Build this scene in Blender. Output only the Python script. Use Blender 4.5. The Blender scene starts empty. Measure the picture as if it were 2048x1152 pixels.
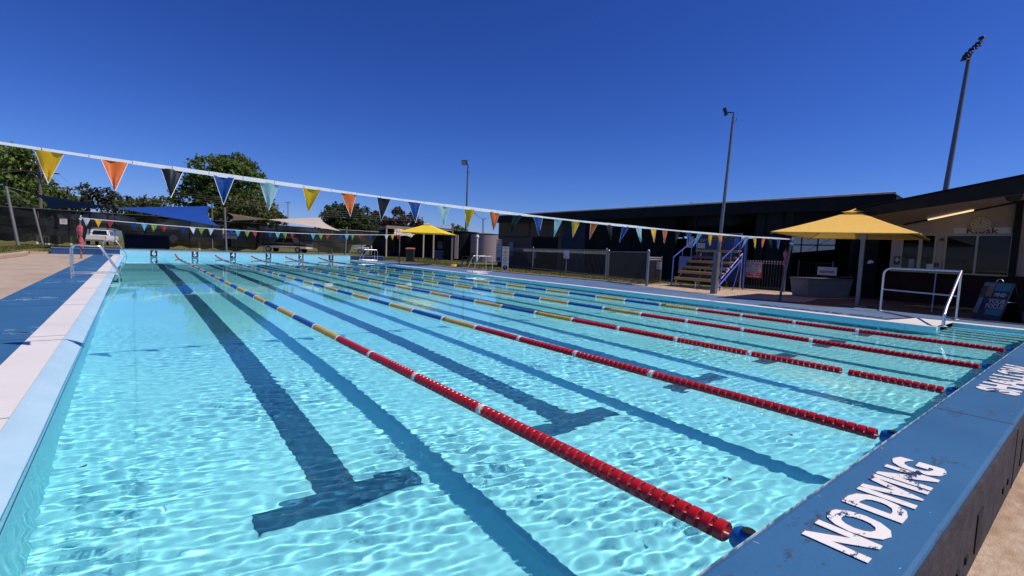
import bpy, bmesh, math, random
import numpy as np
from mathutils import Vector, Matrix, Euler
random.seed(7); RNG = np.random.default_rng(7)
D = bpy.data; SC = bpy.context.scene; COL = SC.collection
R_ = math.radians
# ------------------------------------------------------------------ world, sun, camera
SUN_TO = Vector((0.453, -0.527, 1.0)).normalized()
SUN_EL = math.asin(SUN_TO.z); SUN_AZ = math.atan2(SUN_TO.x, SUN_TO.y)
SKYC = ((.274, 1.5), (.404, 1.35), (.941, 1.2))
w = D.worlds.new("World"); SC.world = w; w.use_nodes = True
nt = w.node_tree; bg = nt.nodes["Background"]
sky = nt.nodes.new("ShaderNodeTexSky"); sky.sky_type = 'NISHITA'; sky.sun_disc = False
sky.sun_elevation = SUN_EL; sky.sun_rotation = SUN_AZ
sky.altitude = 0; sky.air_density = 1.0; sky.dust_density = 0.0; sky.ozone_density = 6.0
sp = nt.nodes.new("ShaderNodeSeparateColor"); cb = nt.nodes.new("ShaderNodeCombineColor"); nt.links.new(sky.outputs[0], sp.inputs[0])
for ch, (kk, gg) in enumerate(SKYC):   # deep phone-camera blue: contrast and tint of the whole sky light
    pw = nt.nodes.new("ShaderNodeMath"); pw.operation = 'POWER'; pw.inputs[1].default_value = gg
    mu = nt.nodes.new("ShaderNodeMath"); mu.operation = 'MULTIPLY'; mu.inputs[1].default_value = kk
    nt.links.new(sp.outputs[ch], pw.inputs[0]); nt.links.new(pw.outputs[0], mu.inputs[0]); nt.links.new(mu.outputs[0], cb.inputs[ch])
nt.links.new(cb.outputs[0], bg.inputs[0]); bg.inputs[1].default_value = 0.075
sl = D.lights.new("sun", 'SUN'); sl.energy = 4.2; sl.angle = R_(0.53); sl.color = (1.0, 0.92, 0.80)
so = D.objects.new("sun", sl); COL.objects.link(so); so.location = (30, -40, 60)
so.rotation_euler = SUN_TO.to_track_quat('Z', 'Y').to_euler()
sl.cycles.is_caustics_light = True
cam = D.cameras.new("camera"); co = D.objects.new("camera", cam); COL.objects.link(co); SC.camera = co
RM = ((0.78438937, -0.0152146, 0.62008212), (-0.61895312, -0.08427684, 0.78089336), (0.04037758, -0.99632622, -0.07552298))
m = Matrix(((RM[0][0], -RM[0][1], -RM[0][2], 0), (RM[1][0], -RM[1][1], -RM[1][2], 0), (RM[2][0], -RM[2][1], -RM[2][2], 0), (0, 0, 0, 1)))
m.translation = (0, 0, 1.11)
co.matrix_world = m
cam.sensor_width = 36; cam.lens = 957.27 / 2048 * 36; cam.clip_start = 0.05; cam.clip_end = 6000
vs = SC.view_settings; vs.view_transform = 'Standard'; vs.look = 'None'; vs.exposure = 0; vs.gamma = 1
cy = SC.cycles
cy.use_denoising = True; cy.max_bounces = 10; cy.transmission_bounces = 8; cy.diffuse_bounces = 3; cy.glossy_bounces = 4
cy.transparent_max_bounces = 12; cy.caustics_refractive = True; cy.caustics_reflective = True; cy.sample_clamp_indirect = 4.0; cy.blur_glossy = 0.3

# ------------------------------------------------------------------ mesh builder
class MB:
    def __init__(s): s.v = []; s.f = []
    def add(s, vs, fs):
        n = len(s.v); s.v += [tuple(p) for p in vs]; s.f += [tuple(i + n for i in f) for f in fs]; return s
    def box(s, c, d, rz=0, rot=None):
        hx, hy, hz = d[0] / 2, d[1] / 2, d[2] / 2
        M = (rot if rot is not None else Matrix.Rotation(rz, 3, 'Z')); c = Vector(c)
        vs = [c + M @ Vector((x, y, z)) for z in (-hz, hz) for x, y in ((-hx, -hy), (hx, -hy), (hx, hy), (-hx, hy))]
        return s.add(vs, [(3, 2, 1, 0), (4, 5, 6, 7), (0, 1, 5, 4), (1, 2, 6, 5), (2, 3, 7, 6), (3, 0, 4, 7)])
    def bb(s, x0, x1, y0, y1, z0, z1): return s.box(((x0 + x1) / 2, (y0 + y1) / 2, (z0 + z1) / 2), (x1 - x0, y1 - y0, z1 - z0))
    def tube(s, pts, r, n=8, cap=True):
        pts = [Vector(p) for p in pts]; rs = r if isinstance(r, (list, tuple)) else [r] * len(pts)
        b = len(s.v); up = None
        for i, p in enumerate(pts):
            t = ((pts[min(i + 1, len(pts) - 1)] - pts[max(i - 1, 0)])).normalized()
            if up is None: up = Vector((0, 0, 1)) if abs(t.z) < .9 else Vector((1, 0, 0))
            u = t.cross(up).normalized(); up = u.cross(t).normalized()
            for k in range(n):
                a = 2 * math.pi * k / n; s.v.append(tuple(p + (u * math.cos(a) + up * math.sin(a)) * rs[i]))
        for i in range(len(pts) - 1):
            for k in range(n):
                k2 = (k + 1) % n; s.f.append((b + i * n + k, b + i * n + k2, b + (i + 1) * n + k2, b + (i + 1) * n + k))
        if cap:
            s.f.append(tuple(b + k for k in range(n))[::-1]); e = b + (len(pts) - 1) * n; s.f.append(tuple(e + k for k in range(n)))
        return s
    def bar(s, a, b, w, h):           # rectangular bar, w across, h up
        a, b = Vector(a), Vector(b); t = (b - a); L = t.length; t.normalize()
        up = Vector((0, 0, 1)) if abs(t.z) < .95 else Vector((1, 0, 0))
        u = t.cross(up).normalized(); v = u.cross(t)
        M = Matrix((t, u, v)).transposed(); return s.box((a + b) / 2, (L, w, h), rot=M)
    def lathe(s, prof, n=24, c=(0, 0, 0), ax=None):   # prof (r,z)
        M = ax if ax is not None else Matrix.Identity(3); c = Vector(c); b = len(s.v)
        for r, z in prof:
            for k in range(n):
                a = 2 * math.pi * k / n; s.v.append(tuple(c + M @ Vector((r * math.cos(a), r * math.sin(a), z))))
        for i in range(len(prof) - 1):
            for k in range(n):
                k2 = (k + 1) % n; s.f.append((b + i * n + k, b + i * n + k2, b + (i + 1) * n + k2, b + (i + 1) * n + k))
        if prof[0][0] > 1e-5: s.f.append(tuple(b + k for k in range(n))[::-1])
        if prof[-1][0] > 1e-5: e = b + (len(prof) - 1) * n; s.f.append(tuple(e + k for k in range(n)))
        return s
    def poly(s, pts, z0, z1):         # extruded plan polygon (ccw)
        n = len(pts); vs = [(x, y, z0) for x, y in pts] + [(x, y, z1) for x, y in pts]
        fs = [tuple(range(n))[::-1], tuple(range(n, 2 * n))] + [(i, (i + 1) % n, n + (i + 1) % n, n + i) for i in range(n)]
        return s.add(vs, fs)
    def prism(s, pts3, d):            # planar 3d polygon pushed along vector d
        n = len(pts3); d = Vector(d); vs = [Vector(p) for p in pts3] + [Vector(p) + d for p in pts3]
        fs = [tuple(range(n))[::-1], tuple(range(n, 2 * n))] + [(i, (i + 1) % n, n + (i + 1) % n, n + i) for i in range(n)]
        return s.add(vs, fs)
    def quad(s, a, b, c, d): return s.add([a, b, c, d], [(0, 1, 2, 3)])
    def text(s, t, M, size=1.0, ext=0.001, off=0.0, xs=1.0, align='CENTER', shear=0.0):
        c = D.curves.new('t', 'FONT'); c.body = t; c.size = size; c.extrude = ext; c.offset = off; c.align_x = align; c.align_y = 'CENTER'
        c.resolution_u = 3; c.shear = shear; c.space_line = .8
        o = D.objects.new('t', c); COL.objects.link(o); dg = bpy.context.evaluated_depsgraph_get()
        me = D.meshes.new_from_object(o.evaluated_get(dg)); S = Matrix.Diagonal((xs, 1, 1, 1))
        s.add([(M @ S @ v.co) for v in me.vertices], [tuple(p.vertices) for p in me.polygons])
        D.objects.remove(o); D.curves.remove(c); D.meshes.remove(me); return s
    def build(s, name, mat, parent=None, smooth=0, world=False, bevel=0, solid=0):
        me = D.meshes.new(name); off = Vector((0, 0, 0))
        if world and parent is not None:
            p = parent
            while p is not None: off = off + p.location; p = p.parent
        me.from_pydata([tuple(Vector(v) - off) for v in s.v], [], s.f)
        bm = bmesh.new(); bm.from_mesh(me); bmesh.ops.recalc_face_normals(bm, faces=bm.faces)
        if bevel:
            es = [e for e in bm.edges if len(e.link_faces) == 2 and e.calc_face_angle(0) > .6]
            bmesh.ops.bevel(bm, geom=es, offset=bevel, segments=2, affect='EDGES', profile=.6, clamp_overlap=True)
        bm.to_mesh(me); bm.free()
        if smooth:
            me.polygons.foreach_set('use_smooth', [True] * len(me.polygons)); me.set_sharp_from_angle(angle=R_(smooth))
        for mm in (mat if isinstance(mat, (list, tuple)) else [mat]): me.materials.append(mm)
        o = D.objects.new(name, me); COL.objects.link(o)
        if parent is not None: o.parent = parent
        if solid:
            md = o.modifiers.new('s', 'SOLIDIFY'); md.thickness = solid; md.offset = 0
        return o
def tag(o, label, cat, group=None):
    o['label'] = label; o['category'] = cat
    if group: o['group'] = group
    return o
def thing(name, label, cat, loc=(0, 0, 0), rz=0, group=None):
    o = D.objects.new(name, None); o.empty_display_size = .2; COL.objects.link(o); o.location = loc; o.rotation_euler = (0, 0, rz)
    return tag(o, label, cat, group)
def struct(o): o['kind'] = 'structure'; return o
def copy_tree(o, loc=None, rz=None, label=None, parent=None):
    c = o.copy(); COL.objects.link(c)
    if parent is not None: c.parent = parent
    if loc is not None: c.location = loc
    if rz is not None: c.rotation_euler = (0, 0, rz)
    if label: c['label'] = label
    for ch in list(o.children): copy_tree(ch, parent=c)
    return c
# ------------------------------------------------------------------ materials
def nodes(name):
    m = D.materials.new(name); m.use_nodes = True; return m, m.node_tree.nodes, m.node_tree.links, m.node_tree.nodes['Principled BSDF']
def pmat(name, c1, c2=None, scale=6, rough=.6, metal=0, bump=0, bscale=40, spec=.5, detail=6, lo=.35, hi=.65, trans=0, c3=None, s3=1.2, lo3=.5, hi3=.7, stretch=(1, 1, 1)):
    m, N, L, b = nodes(name); b.inputs['Roughness'].default_value = rough; b.inputs['Metallic'].default_value = metal
    b.inputs['Specular IOR Level'].default_value = spec
    b.inputs['Base Color'].default_value = (*c1, 1)
    tc = N.new('ShaderNodeTexCoord'); mp = N.new('ShaderNodeMapping'); mp.inputs['Scale'].default_value = stretch
    L.new(tc.outputs['Object'], mp.inputs[0]); V = mp.outputs[0]
    def noise(sc, det):
        n = N.new('ShaderNodeTexNoise'); n.inputs['Scale'].default_value = sc; n.inputs['Detail'].default_value = det; n.inputs['Roughness'].default_value = .6
        L.new(V, n.inputs['Vector']); return n
    cur = None
    if c2 is not None:
        n = noise(scale, detail); r = N.new('ShaderNodeMapRange'); r.inputs[1].default_value = lo; r.inputs[2].default_value = hi
        L.new(n.outputs[0], r.inputs[0]); x = N.new('ShaderNodeMix'); x.data_type = 'RGBA'
        x.inputs[6].default_value = (*c1, 1); x.inputs[7].default_value = (*c2, 1); L.new(r.outputs[0], x.inputs[0]); cur = x.outputs[2]
    if c3 is not None:
        n = noise(s3, 8); r = N.new('ShaderNodeMapRange'); r.inputs[1].default_value = lo3; r.inputs[2].default_value = hi3
        L.new(n.outputs[0], r.inputs[0]); x = N.new('ShaderNodeMix'); x.data_type = 'RGBA'
        if cur: L.new(cur, x.inputs[6])
        else: x.inputs[6].default_value = (*c1, 1)
        x.inputs[7].default_value = (*c3, 1); L.new(r.outputs[0], x.inputs[0]); cur = x.outputs[2]
    if cur: L.new(cur, b.inputs['Base Color'])
    if bump:
        n = noise(bscale, 8); bp = N.new('ShaderNodeBump'); bp.inputs['Strength'].default_value = bump; bp.inputs['Distance'].default_value = .02
        L.new(n.outputs[0], bp.inputs['Height']); L.new(bp.outputs[0], b.inputs['Normal'])
    if trans:   # thin cloth / leaf: light passes through
        t = N.new('ShaderNodeBsdfTranslucent'); mx = N.new('ShaderNodeMixShader'); mx.inputs[0].default_value = trans
        if cur: L.new(cur, t.inputs[0])
        else: t.inputs[0].default_value = (*c1, 1)
        out = N['Material Output']; L.new(b.outputs[0], mx.inputs[1]); L.new(t.outputs[0], mx.inputs[2]); L.new(mx.outputs[0], out.inputs[0])
    return m
M = {}

CAMR = Matrix(RM)
def pt(px, py, dep):                   # surveyed point: photo pixel and distance along the view axis -> metres
    v = CAMR @ Vector(((px - 1024) / 957.27, (py - 576) / 957.27, 1)) * dep
    return Vector((v.x, v.y, v.z + 1.11))
def gp(px, dep, z=.06):                # ground point under an image column at a distance
    a = pt(px, 400, dep); bq = pt(px, 600, dep); t = (z - a.z) / (bq.z - a.z); return a.lerp(bq, t)
# ------------------------------------------------------------------ pool basin and water
M['pool'] = pmat('pool_paint', (.43, .81, .86), (.46, .84, .88), 1.5, .6, spec=.2, c3=(.38, .76, .82), s3=.5, lo3=.45, hi3=.75)
M['lip'] = pmat('pool_lip_paint', (.40, .60, .73), (.46, .65, .77), 3, .5)
M['navy_line'] = pmat('lane_line_paint', (.022, .105, .19), (.035, .13, .22), 3, .6)
M['nosing'] = pmat('step_nosing', (.75, .78, .78), (.6, .66, .7), 8, .6)
YN, YF = .56, 33.9                     # near and far water lines
def xr(y): return 11.35 + .75 * (y - .5) / 33.4
SH = .80; DP = 1.75                    # shallow and deep floor
def zf(y): return -SH if y < 20.3 else (-SH - (DP - SH) * min(1, (y - 20.3) / 3.2))
XS = 12.75; YS = 1.95                  # step recess
b = MB()
rows = [YN, YS, 20.3, 23.5, YF]
for a, c in zip(rows, rows[1:]): b.quad((-.40, a, zf(a)), (xr(a), a, zf(a)), (xr(c), c, zf(c)), (-.40, c, zf(c)))
for a, c in zip(rows, rows[1:]):
    b.quad((-.40, a, zf(a)), (-.40, c, zf(c)), (-.40, c, -.02), (-.40, a, -.02))
    if a >= YS: b.quad((xr(a), a, zf(a)), (xr(c), c, zf(c)), (xr(c), c, .055), (xr(a), a, .055))
b.quad((-.40, YN, -SH), (XS, YN, -SH), (XS, YN, .36), (-.40, YN, .36))
b.quad((-.40, YF, -DP), (xr(YF), YF, -DP), (xr(YF), YF, -.01), (-.40, YF, -.01))
b.quad((xr(YS), YS, -SH), (XS, YS, -SH), (XS, YS, .055), (xr(YS), YS, .055))
b.quad((XS, YN, -SH), (XS, YS, -SH), (XS, YS, .055), (XS, YN, .055))
N_ = M['pool'].node_tree.nodes; L_ = M['pool'].node_tree.links; pb_ = N_['Principled BSDF']; src_ = pb_.inputs['Base Color'].links[0].from_socket
br = N_.new('ShaderNodeTexBrick'); br.offset = 0; br.inputs['Scale'].default_value = 1; br.inputs['Brick Width'].default_value = 2.4; br.inputs['Row Height'].default_value = 2.4; br.inputs['Mortar Size'].default_value = .008
br.inputs['Color1'].default_value = br.inputs['Color2'].default_value = (1, 1, 1, 1); br.inputs['Mortar'].default_value = (.80, .86, .88, 1); tc_ = N_.new('ShaderNodeTexCoord'); L_.new(tc_.outputs['Object'], br.inputs['Vector'])
mm_ = N_.new('ShaderNodeMix'); mm_.data_type = 'RGBA'; mm_.blend_type = 'MULTIPLY'; mm_.inputs[0].default_value = 1; L_.new(src_, mm_.inputs[6]); L_.new(br.outputs['Color'], mm_.inputs[7]); L_.new(mm_.outputs[2], pb_.inputs['Base Color'])
basin = struct(b.build('pool_basin', M['pool'])); 
b = MB()
for k in range(5):                     # five steps in the recess
    x1 = XS - .002; x0 = xr(1) + .02 + .27 * k; z1 = -SH + .1 + .135 * (k)
    b.bb(x0, x1 if k == 4 else x0 + .27, YN + .004, YS - .004, -SH + .003, z1)
steps = struct(b.build('pool_steps', M['pool']))
b = MB()
for k in range(5):
    x0 = xr(1) + .02 + .27 * k; z1 = -SH + .1 + .135 * k
    b.bb(x0 - .004, x0 + .05, YN + .006, YS - .006, z1 - .03, z1 + .004)
nos = struct(b.build('step_nosing', M['nosing']))
b = MB()                               # left rolled lip between grate and water
pr = [(-.56, .062), (-.53, .056), (-.49, .042), (-.45, .022), (-.42, .004), (-.405, -.02), (-.399, -.08)]
for (xa, za), (xb, zb) in zip(pr, pr[1:]): b.quad((xa, YN, za), (xb, YN, zb), (xb, YF, zb), (xa, YF, za))
lip = struct(b.build('pool_lip', M['lip'], smooth=60))
# lane lines on the floor, 3 mm above it
b = MB(); LANES = [.95, 2.84, 4.74, 6.65, 8.55, 10.4]
def strip(x0, x1, y0, y1, dz=.004):
    ys = [y0] + [q for q in (20.3, 23.5) if y0 < q < y1] + [y1]
    for a, c in zip(ys, ys[1:]): b.quad((x0, a, zf(a) + dz), (x1, a, zf(a) + dz), (x1, c, zf(c) + dz), (x0, c, zf(c) + dz))
for x in LANES[:6]:
    strip(x - .12, x + .12, 2.82, 31.6); strip(x - .47, x + .47, 2.60, 2.82); strip(x - .47, x + .47, 31.6, 31.85)
lines = struct(b.build('lane_marking', M['navy_line']))
# water: one closed slab, fine waves near the camera dying out with distance
def waves(X, Y):
    Z = np.zeros_like(X); rng = np.random.default_rng(11)
    for i in range(60):                # wind ripple running up the pool
        lam = .048 * (1.6 ** rng.uniform(0, 2.3)); k = 2 * math.pi / lam; th = R_(90 - 12) + rng.normal(0, .24)
        Z += (.00092 * (lam / .14) ** 1.45 / 7.7) * np.sin(k * (X * math.cos(th) + Y * math.sin(th)) + rng.uniform(0, 6.28))
    for i in range(44):                # cross chop
        lam = .05 * (1.6 ** rng.uniform(0, 2.6)); k = 2 * math.pi / lam; th = rng.uniform(0, 6.28)
        Z += (.00046 * (lam / .14) ** 1.45 / 6.6) * np.sin(k * (X * math.cos(th) + Y * math.sin(th)) + rng.uniform(0, 6.28))
    amp = .030 + .97 / (1 + np.exp((Y - 8.2 - .25 * X) / 1.7))
    calm = 1 - .55 / (1 + np.exp(-((X - 2.2) - 1.5 * (Y - .5)) / .8))
    L = np.zeros_like(X)
    for i in range(10):
        lam = rng.uniform(.9, 3.0); k = 2 * math.pi / lam; th = rng.uniform(0, 6.28); L += np.sin(k * (X * math.cos(th) + Y * math.sin(th)) + rng.uniform(0, 6.28))
    Z = Z * amp * calm * (1 + .14 * L) + .0006 * L * (.25 + .75 * np.clip(1 - Y / 20, 0, 1))
    return Z
def grid(x0, x1, nx, ys):
    xs = np.linspace(x0, x1, nx); return np.meshgrid(xs, ys)
ys = [YN]; 
while ys[-1] < YF: ys.append(ys[-1] + min(.12, .0095 + .0029 * max(0, ys[-1] - 1.4)))
ys[-1] = YF; ys = np.array(ys)
def water_mesh(name, x0, x1f, nx, ys, warp):
    u = np.linspace(0, 1, nx) ** warp; X = np.empty((len(ys), nx)); Y = np.repeat(ys[:, None], nx, 1)
    for i, y in enumerate(ys): X[i] = x0 + (x1f(y) - x0) * u
    Z = waves(X, Y); n = nx * len(ys)
    co = np.stack([X, Y, Z], -1).reshape(-1, 3); idx = np.arange(n).reshape(len(ys), nx)
    q = np.stack([idx[:-1, :-1], idx[:-1, 1:], idx[1:, 1:], idx[1:, :-1]], -1).reshape(-1, 4)
    return co, q, idx
co1, q1, id1 = water_mesh('w', -.53, lambda y: XS + .02, 860, ys, 1.35)
me = D.meshes.new('water'); nv = len(co1)
per = list(id1[0]) + list(id1[1:, -1]) + list(id1[-1, -2::-1]) + list(id1[-2:0:-1, 0])
verts = co1; faces = q1
me.vertices.add(nv); me.vertices.foreach_set('co', verts.ravel())
me.loops.add(len(faces) * 4); me.loops.foreach_set('vertex_index', faces.ravel().astype(np.int32))
me.polygons.add(len(faces)); me.polygons.foreach_set('loop_start', np.arange(0, len(faces) * 4, 4, dtype=np.int32)); me.polygons.foreach_set('loop_total', np.full(len(faces), 4, dtype=np.int32))
me.polygons.foreach_set('use_smooth', np.ones(len(faces), dtype=bool)); me.update(); me.validate()
mw, N, L, pb = nodes('pool_water'); N.remove(pb)
g = N.new('ShaderNodeBsdfGlass'); g.inputs['IOR'].default_value = 1.33; g.inputs['Roughness'].default_value = 0; g.inputs['Color'].default_value = (.77, .96, .99, 1)
L.new(g.outputs[0], N['Material Output'].inputs[0]); me.materials.append(mw)
water = D.objects.new('water', me); COL.objects.link(water); struct(water)
water.cycles.is_caustics_caster = True
for o in (basin, steps, nos, lines, lip): o.cycles.is_caustics_receiver = True
# ------------------------------------------------------------------ ground, decks, end walls
M['lawn'] = pmat('lawn', (.075, .095, .022), (.13, .125, .035), 2.2, .95, bump=.6, bscale=60, spec=.1, c3=(.19, .155, .07), s3=.12, lo3=.42, hi3=.72)
M['drygrass'] = pmat('dry_grass', (.20, .16, .06), (.13, .12, .035), 3, .95, bump=.6, bscale=60, spec=.1)
M['bluedeck'] = pmat('blue_deck_paint', (.025, .125, .30), (.035, .145, .32), 1.2, .55, spec=.35, c3=(.05, .17, .34), s3=.7, lo3=.5, hi3=.75, bump=.08, bscale=30)
M['bluedeck2'] = pmat('faded_blue_deck', (.10, .17, .30), (.13, .20, .33), 1.2, .55, spec=.35, bump=.08, bscale=30)
M['concrete'] = pmat('tan_concrete', (.46, .32, .215), (.60, .46, .34), 22, .85, bump=.5, bscale=120, c3=(.34, .21, .12), s3=3.2, lo3=.47, hi3=.70, stretch=(1, 2.0, 1))
M['pinkcon'] = pmat('pink_concrete', (.42, .32, .24), (.50, .38, .29), 4, .85, bump=.15, bscale=60, c3=(.36, .27, .19), s3=.8)
M['darkpave'] = pmat('brown_paving', (.11, .07, .052), (.14, .09, .068), 3, .8, bump=.15, bscale=40)
M['grate'] = pmat('white_gutter_grate', (.80, .76, .72), (.84, .80, .77), 2, .55, c3=(.70, .66, .60), s3=.9, lo3=.55, hi3=.8)
def ribs(m, axis, sc, dark):
    N = m.node_tree.nodes; L = m.node_tree.links; b = N['Principled BSDF']; src = b.inputs['Base Color'].links[0].from_socket; tc = N.new('ShaderNodeTexCoord')
    wv = N.new('ShaderNodeTexWave'); wv.bands_direction = axis; wv.inputs['Scale'].default_value = sc; wv.inputs['Distortion'].default_value = 0; L.new(tc.outputs['Object'], wv.inputs[0])
    r = N.new('ShaderNodeMapRange'); r.inputs[1].default_value = .0; r.inputs[2].default_value = .35; r.inputs[3].default_value = 1; r.inputs[4].default_value = 0; L.new(wv.outputs[0], r.inputs[0])
    x = N.new('ShaderNodeMix'); x.data_type = 'RGBA'; x.blend_type = 'MULTIPLY'; L.new(r.outputs[0], x.inputs[0]); L.new(src, x.inputs[6]); x.inputs[7].default_value = (*dark, 1); L.new(x.outputs[2], b.inputs['Base Color'])
ribs(M['grate'], 'Y', 9.0, (.74, .73, .73))
M['kerb'] = pmat('kerb_concrete', (.42, .31, .21), (.50, .38, .27), 5, .85, bump=.2, bscale=50)
def deckmat(name, base, chips, lo, hi, sc):
    m = pmat(name, base, tuple(x * 1.18 for x in base), 1.3, .5, spec=.3, bump=.1, bscale=35)
    N = m.node_tree.nodes; L = m.node_tree.links; b = N['Principled BSDF']; src = b.inputs['Base Color'].links[0].from_socket
    tc = N.new('ShaderNodeTexCoord'); mp = N.new('ShaderNodeMapping'); mp.inputs['Scale'].default_value = (1, 2.3, 1); L.new(tc.outputs['Object'], mp.inputs[0])
    n = N.new('ShaderNodeTexNoise'); n.inputs['Scale'].default_value = sc; n.inputs['Detail'].default_value = 10; n.inputs['Roughness'].default_value = .72; L.new(mp.outputs[0], n.inputs['Vector'])
    r = N.new('ShaderNodeMapRange'); r.inputs[1].default_value = lo; r.inputs[2].default_value = hi; L.new(n.outputs[0], r.inputs[0])
    x = N.new('ShaderNodeMix'); x.data_type = 'RGBA'; L.new(src, x.inputs[6]); x.inputs[7].default_value = (*chips, 1); L.new(r.outputs[0], x.inputs[0]); L.new(x.outputs[2], b.inputs['Base Color'])
    return m
M['ledge'] = deckmat('worn_blue_wall_paint', (.035, .125, .255), (.05, .065, .09), .585, .65, 3.4)
M['deckL'] = deckmat('worn_blue_deck_paint', (.035, .125, .26), (.30, .42, .55), .615, .635, 1.6)
ZD = .06; rng0 = random.Random(21)
# lawn out to the horizon, with a hole for the pool and paving
b = MB()
xs = [-900, -9, 16.5, 900]; ysl = [-300, -12, 36, 900]
for i in range(3):
    for j in range(3):
        if i == 1 and j == 1: continue
        b.quad((xs[i], ysl[j], .04), (xs[i + 1], ysl[j], .04), (xs[i + 1], ysl[j + 1], .04), (xs[i], ysl[j + 1], .04))
def ring(bm, outer, inner, z):         # quads between two equal-length polygons
    n = len(outer)
    for i in range(n): bm.quad((*outer[i], z), (*outer[(i + 1) % n], z), (*inner[(i + 1) % n], z), (*inner[i], z))
struct(b.build('lawn', M['lawn']))
b = MB(); b.quad((-9, -12, .0), (16.5, -12, .0), (16.5, .2, .0), (-9, .2, .0)); b.quad((-9, .2, 0), (-3.6, .2, 0), (-3.6, 36, 0), (-9, 36, 0)); b.quad((-3.6, 34.3, 0), (16.5, 34.3, 0), (16.5, 36, 0), (-3.6, 36, 0)); b.quad((14.0, .2, 0), (16.5, .2, 0), (16.5, 34.3, 0), (14.0, 34.3, 0))
struct(b.build('ground', M['lawn']))
# near concrete apron behind the end wall
b = MB(); b.bb(-6, 30, -9, .268, -.3, .055); struct(b.build('concrete_apron', M['concrete']))
# left side: grate strip, blue deck, pink concrete, kerb, dry bank
b = MB(); b.bb(-.83, -.563, .26, 33.898, -.2, ZD); 
grl = b.build('gutter_grate', M['grate']); struct(grl)
b = MB()
for k in range(12): 
    y = .9 + k * 2.9; b.bb(-.829, -.561, y, y + .012, ZD + .0005, ZD + .002)
struct(b.build('grate_joint', pmat('joint_grime', (.25, .22, .2))))
b = MB(); b.bb(-1.62, -.83, .26, 33.9, -.2, ZD - .004); struct(b.build('blue_deck', M['deckL']))
b = MB()
for y in (3.6, 6.6, 9.6, 12.6, 15.6, 18.6, 21.6, 24.6, 27.6): b.bb(-1.615, -.835, y, y + .012, ZD - .0035, ZD - .0025)
struct(b.build('deck_joint', pmat('deck_joint_dark', (.02, .05, .10))))
b = MB()
for x, y, a_ in ((-1.2, 14.2, .1), (-1.0, 14.5, .2), (-1.35, 10.6, .05), (-1.2, 10.7, .3), (-1.1, 19.5, .1), (-1.3, 25, 0), (-.95, 7.2, .2)):
    for k_ in range(5): b.box((x + rng0.uniform(-.15, .15), y + rng0.uniform(-.2, .2), ZD - .003), (rng0.uniform(.05, .2), rng0.uniform(.03, .09), .0008), rz=a_ + rng0.uniform(-.4, .4))
struct(b.build('paint_wear', pmat('pale_worn_patch', (.34, .45, .56), (.10, .2, .34), 9, .6, lo=.42, hi=.55)))
b = MB(); b.poly([(-5.2, .26), (-1.62, .26), (-1.62, 33.9), (-2.6, 35.2), (-4.2, 33.4), (-4.05, 30), (-4.3, 25), (-5.2, 20)], -.2, ZD - .012); struct(b.build('concrete_path', M['pinkcon']))
b = MB(); kp = [(-5.6, 16), (-4.75, 21), (-4.05, 26), (-3.82, 30), (-3.95, 31.8)]
for (x0, y0), (x1, y1) in zip(kp, kp[1:]): b.bar((x0, y0, ZD + .07), (x1, y1, ZD + .07), .22, .2)
struct(b.build('kerb', M['kerb'], bevel=.05))
b = MB(); b.bar((-4.1, 34.0, .08), (-1.7, 35.4, .08), .15, .12); struct(b.build('kerb', M['kerb'], bevel=.03))
b = MB()
n = 18
for i in range(n):
    y0 = 12 + 30 * i / n; y1 = 12 + 30 * (i + 1) / n
    def xk(y): return -5.9 if y < 16 else (-5.6 + (y - 16) * .17 if y < 26 else -4.1 + max(0, y - 31) * -.05)
    for (a, za), (c, zc) in zip([(.1, .03), (-.25, .17), (-1.2, .24), (-3, .28), (-6, .24), (-14, .05)], [(-.25, .17), (-1.2, .24), (-3, .28), (-6, .24), (-14, .05), (-15, .02)]):
        b.quad((xk(y0) + c, y0, zc), (xk(y0) + a, y0, za), (xk(y1) + a, y1, za), (xk(y1) + c, y1, zc))
struct(b.build('grass_bank', M['drygrass'], smooth=60))
# right side: grate strip, blue deck, verge
def bandR(name, off0, off1, z, mat, y0=YS + .003, y1=33.898):
    b = MB(); k = 8
    yy = [y0 + (y1 - y0) * i / k for i in range(k + 1)]
    o0 = off0 if callable(off0) else (lambda y: xr(y) + off0); o1 = off1 if callable(off1) else (lambda y: xr(y) + off1)
    b.poly([(o1(y), y) for y in yy] + [(o0(y), y) for y in yy[::-1]], -.2, z); return struct(b.build(name, mat))
bandR('gutter_grate', .003, .30, ZD, M['grate'])
def xdeck(y):
    for (ya, xa), (yb, xb) in zip([(0, 14.25), (3.9, 14.25), (4.6, 13.35), (7.2, 13.6), (10.2, 14.45), (13, 15.0), (19, 14.6), (24, 14.5), (36, 14.9)], [(3.9, 14.25), (4.6, 13.35), (7.2, 13.6), (10.2, 14.45), (13, 15.0), (19, 14.6), (24, 14.5), (36, 14.9), (50, 15)]):
        if ya <= y <= yb: return xa + (xb - xa) * (y - ya) / (yb - ya)
b = MB(); yy = [YS, 3.9, 4.6, 7.2, 10.2, 13, 19, 24, 33.9]
b.poly([(xdeck(y), y) for y in yy] + [(xr(y) + .30, y) for y in yy[::-1]], -.2, ZD - .004); struct(b.build('blue_deck', M['bluedeck2']))
b = MB(); b.poly([(XS + .3, .2), (14.25, .2), (14.25, YS), (XS + .3, YS)], -.2, ZD - .004); struct(b.build('blue_deck', M['bluedeck2']))
b = MB(); b.poly([(XS + .003, .2), (XS + .3, .2), (XS + .3, YS), (XS + .003, YS)], -.2, ZD); b.poly([(xr(2) + .302, YS + .003), (XS + .3, YS + .003), (XS + .2, 2.55), (xr(2) + .302, 2.75)], -.2, ZD + .002)
struct(b.build('gutter_grate', M['grate']))
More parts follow.
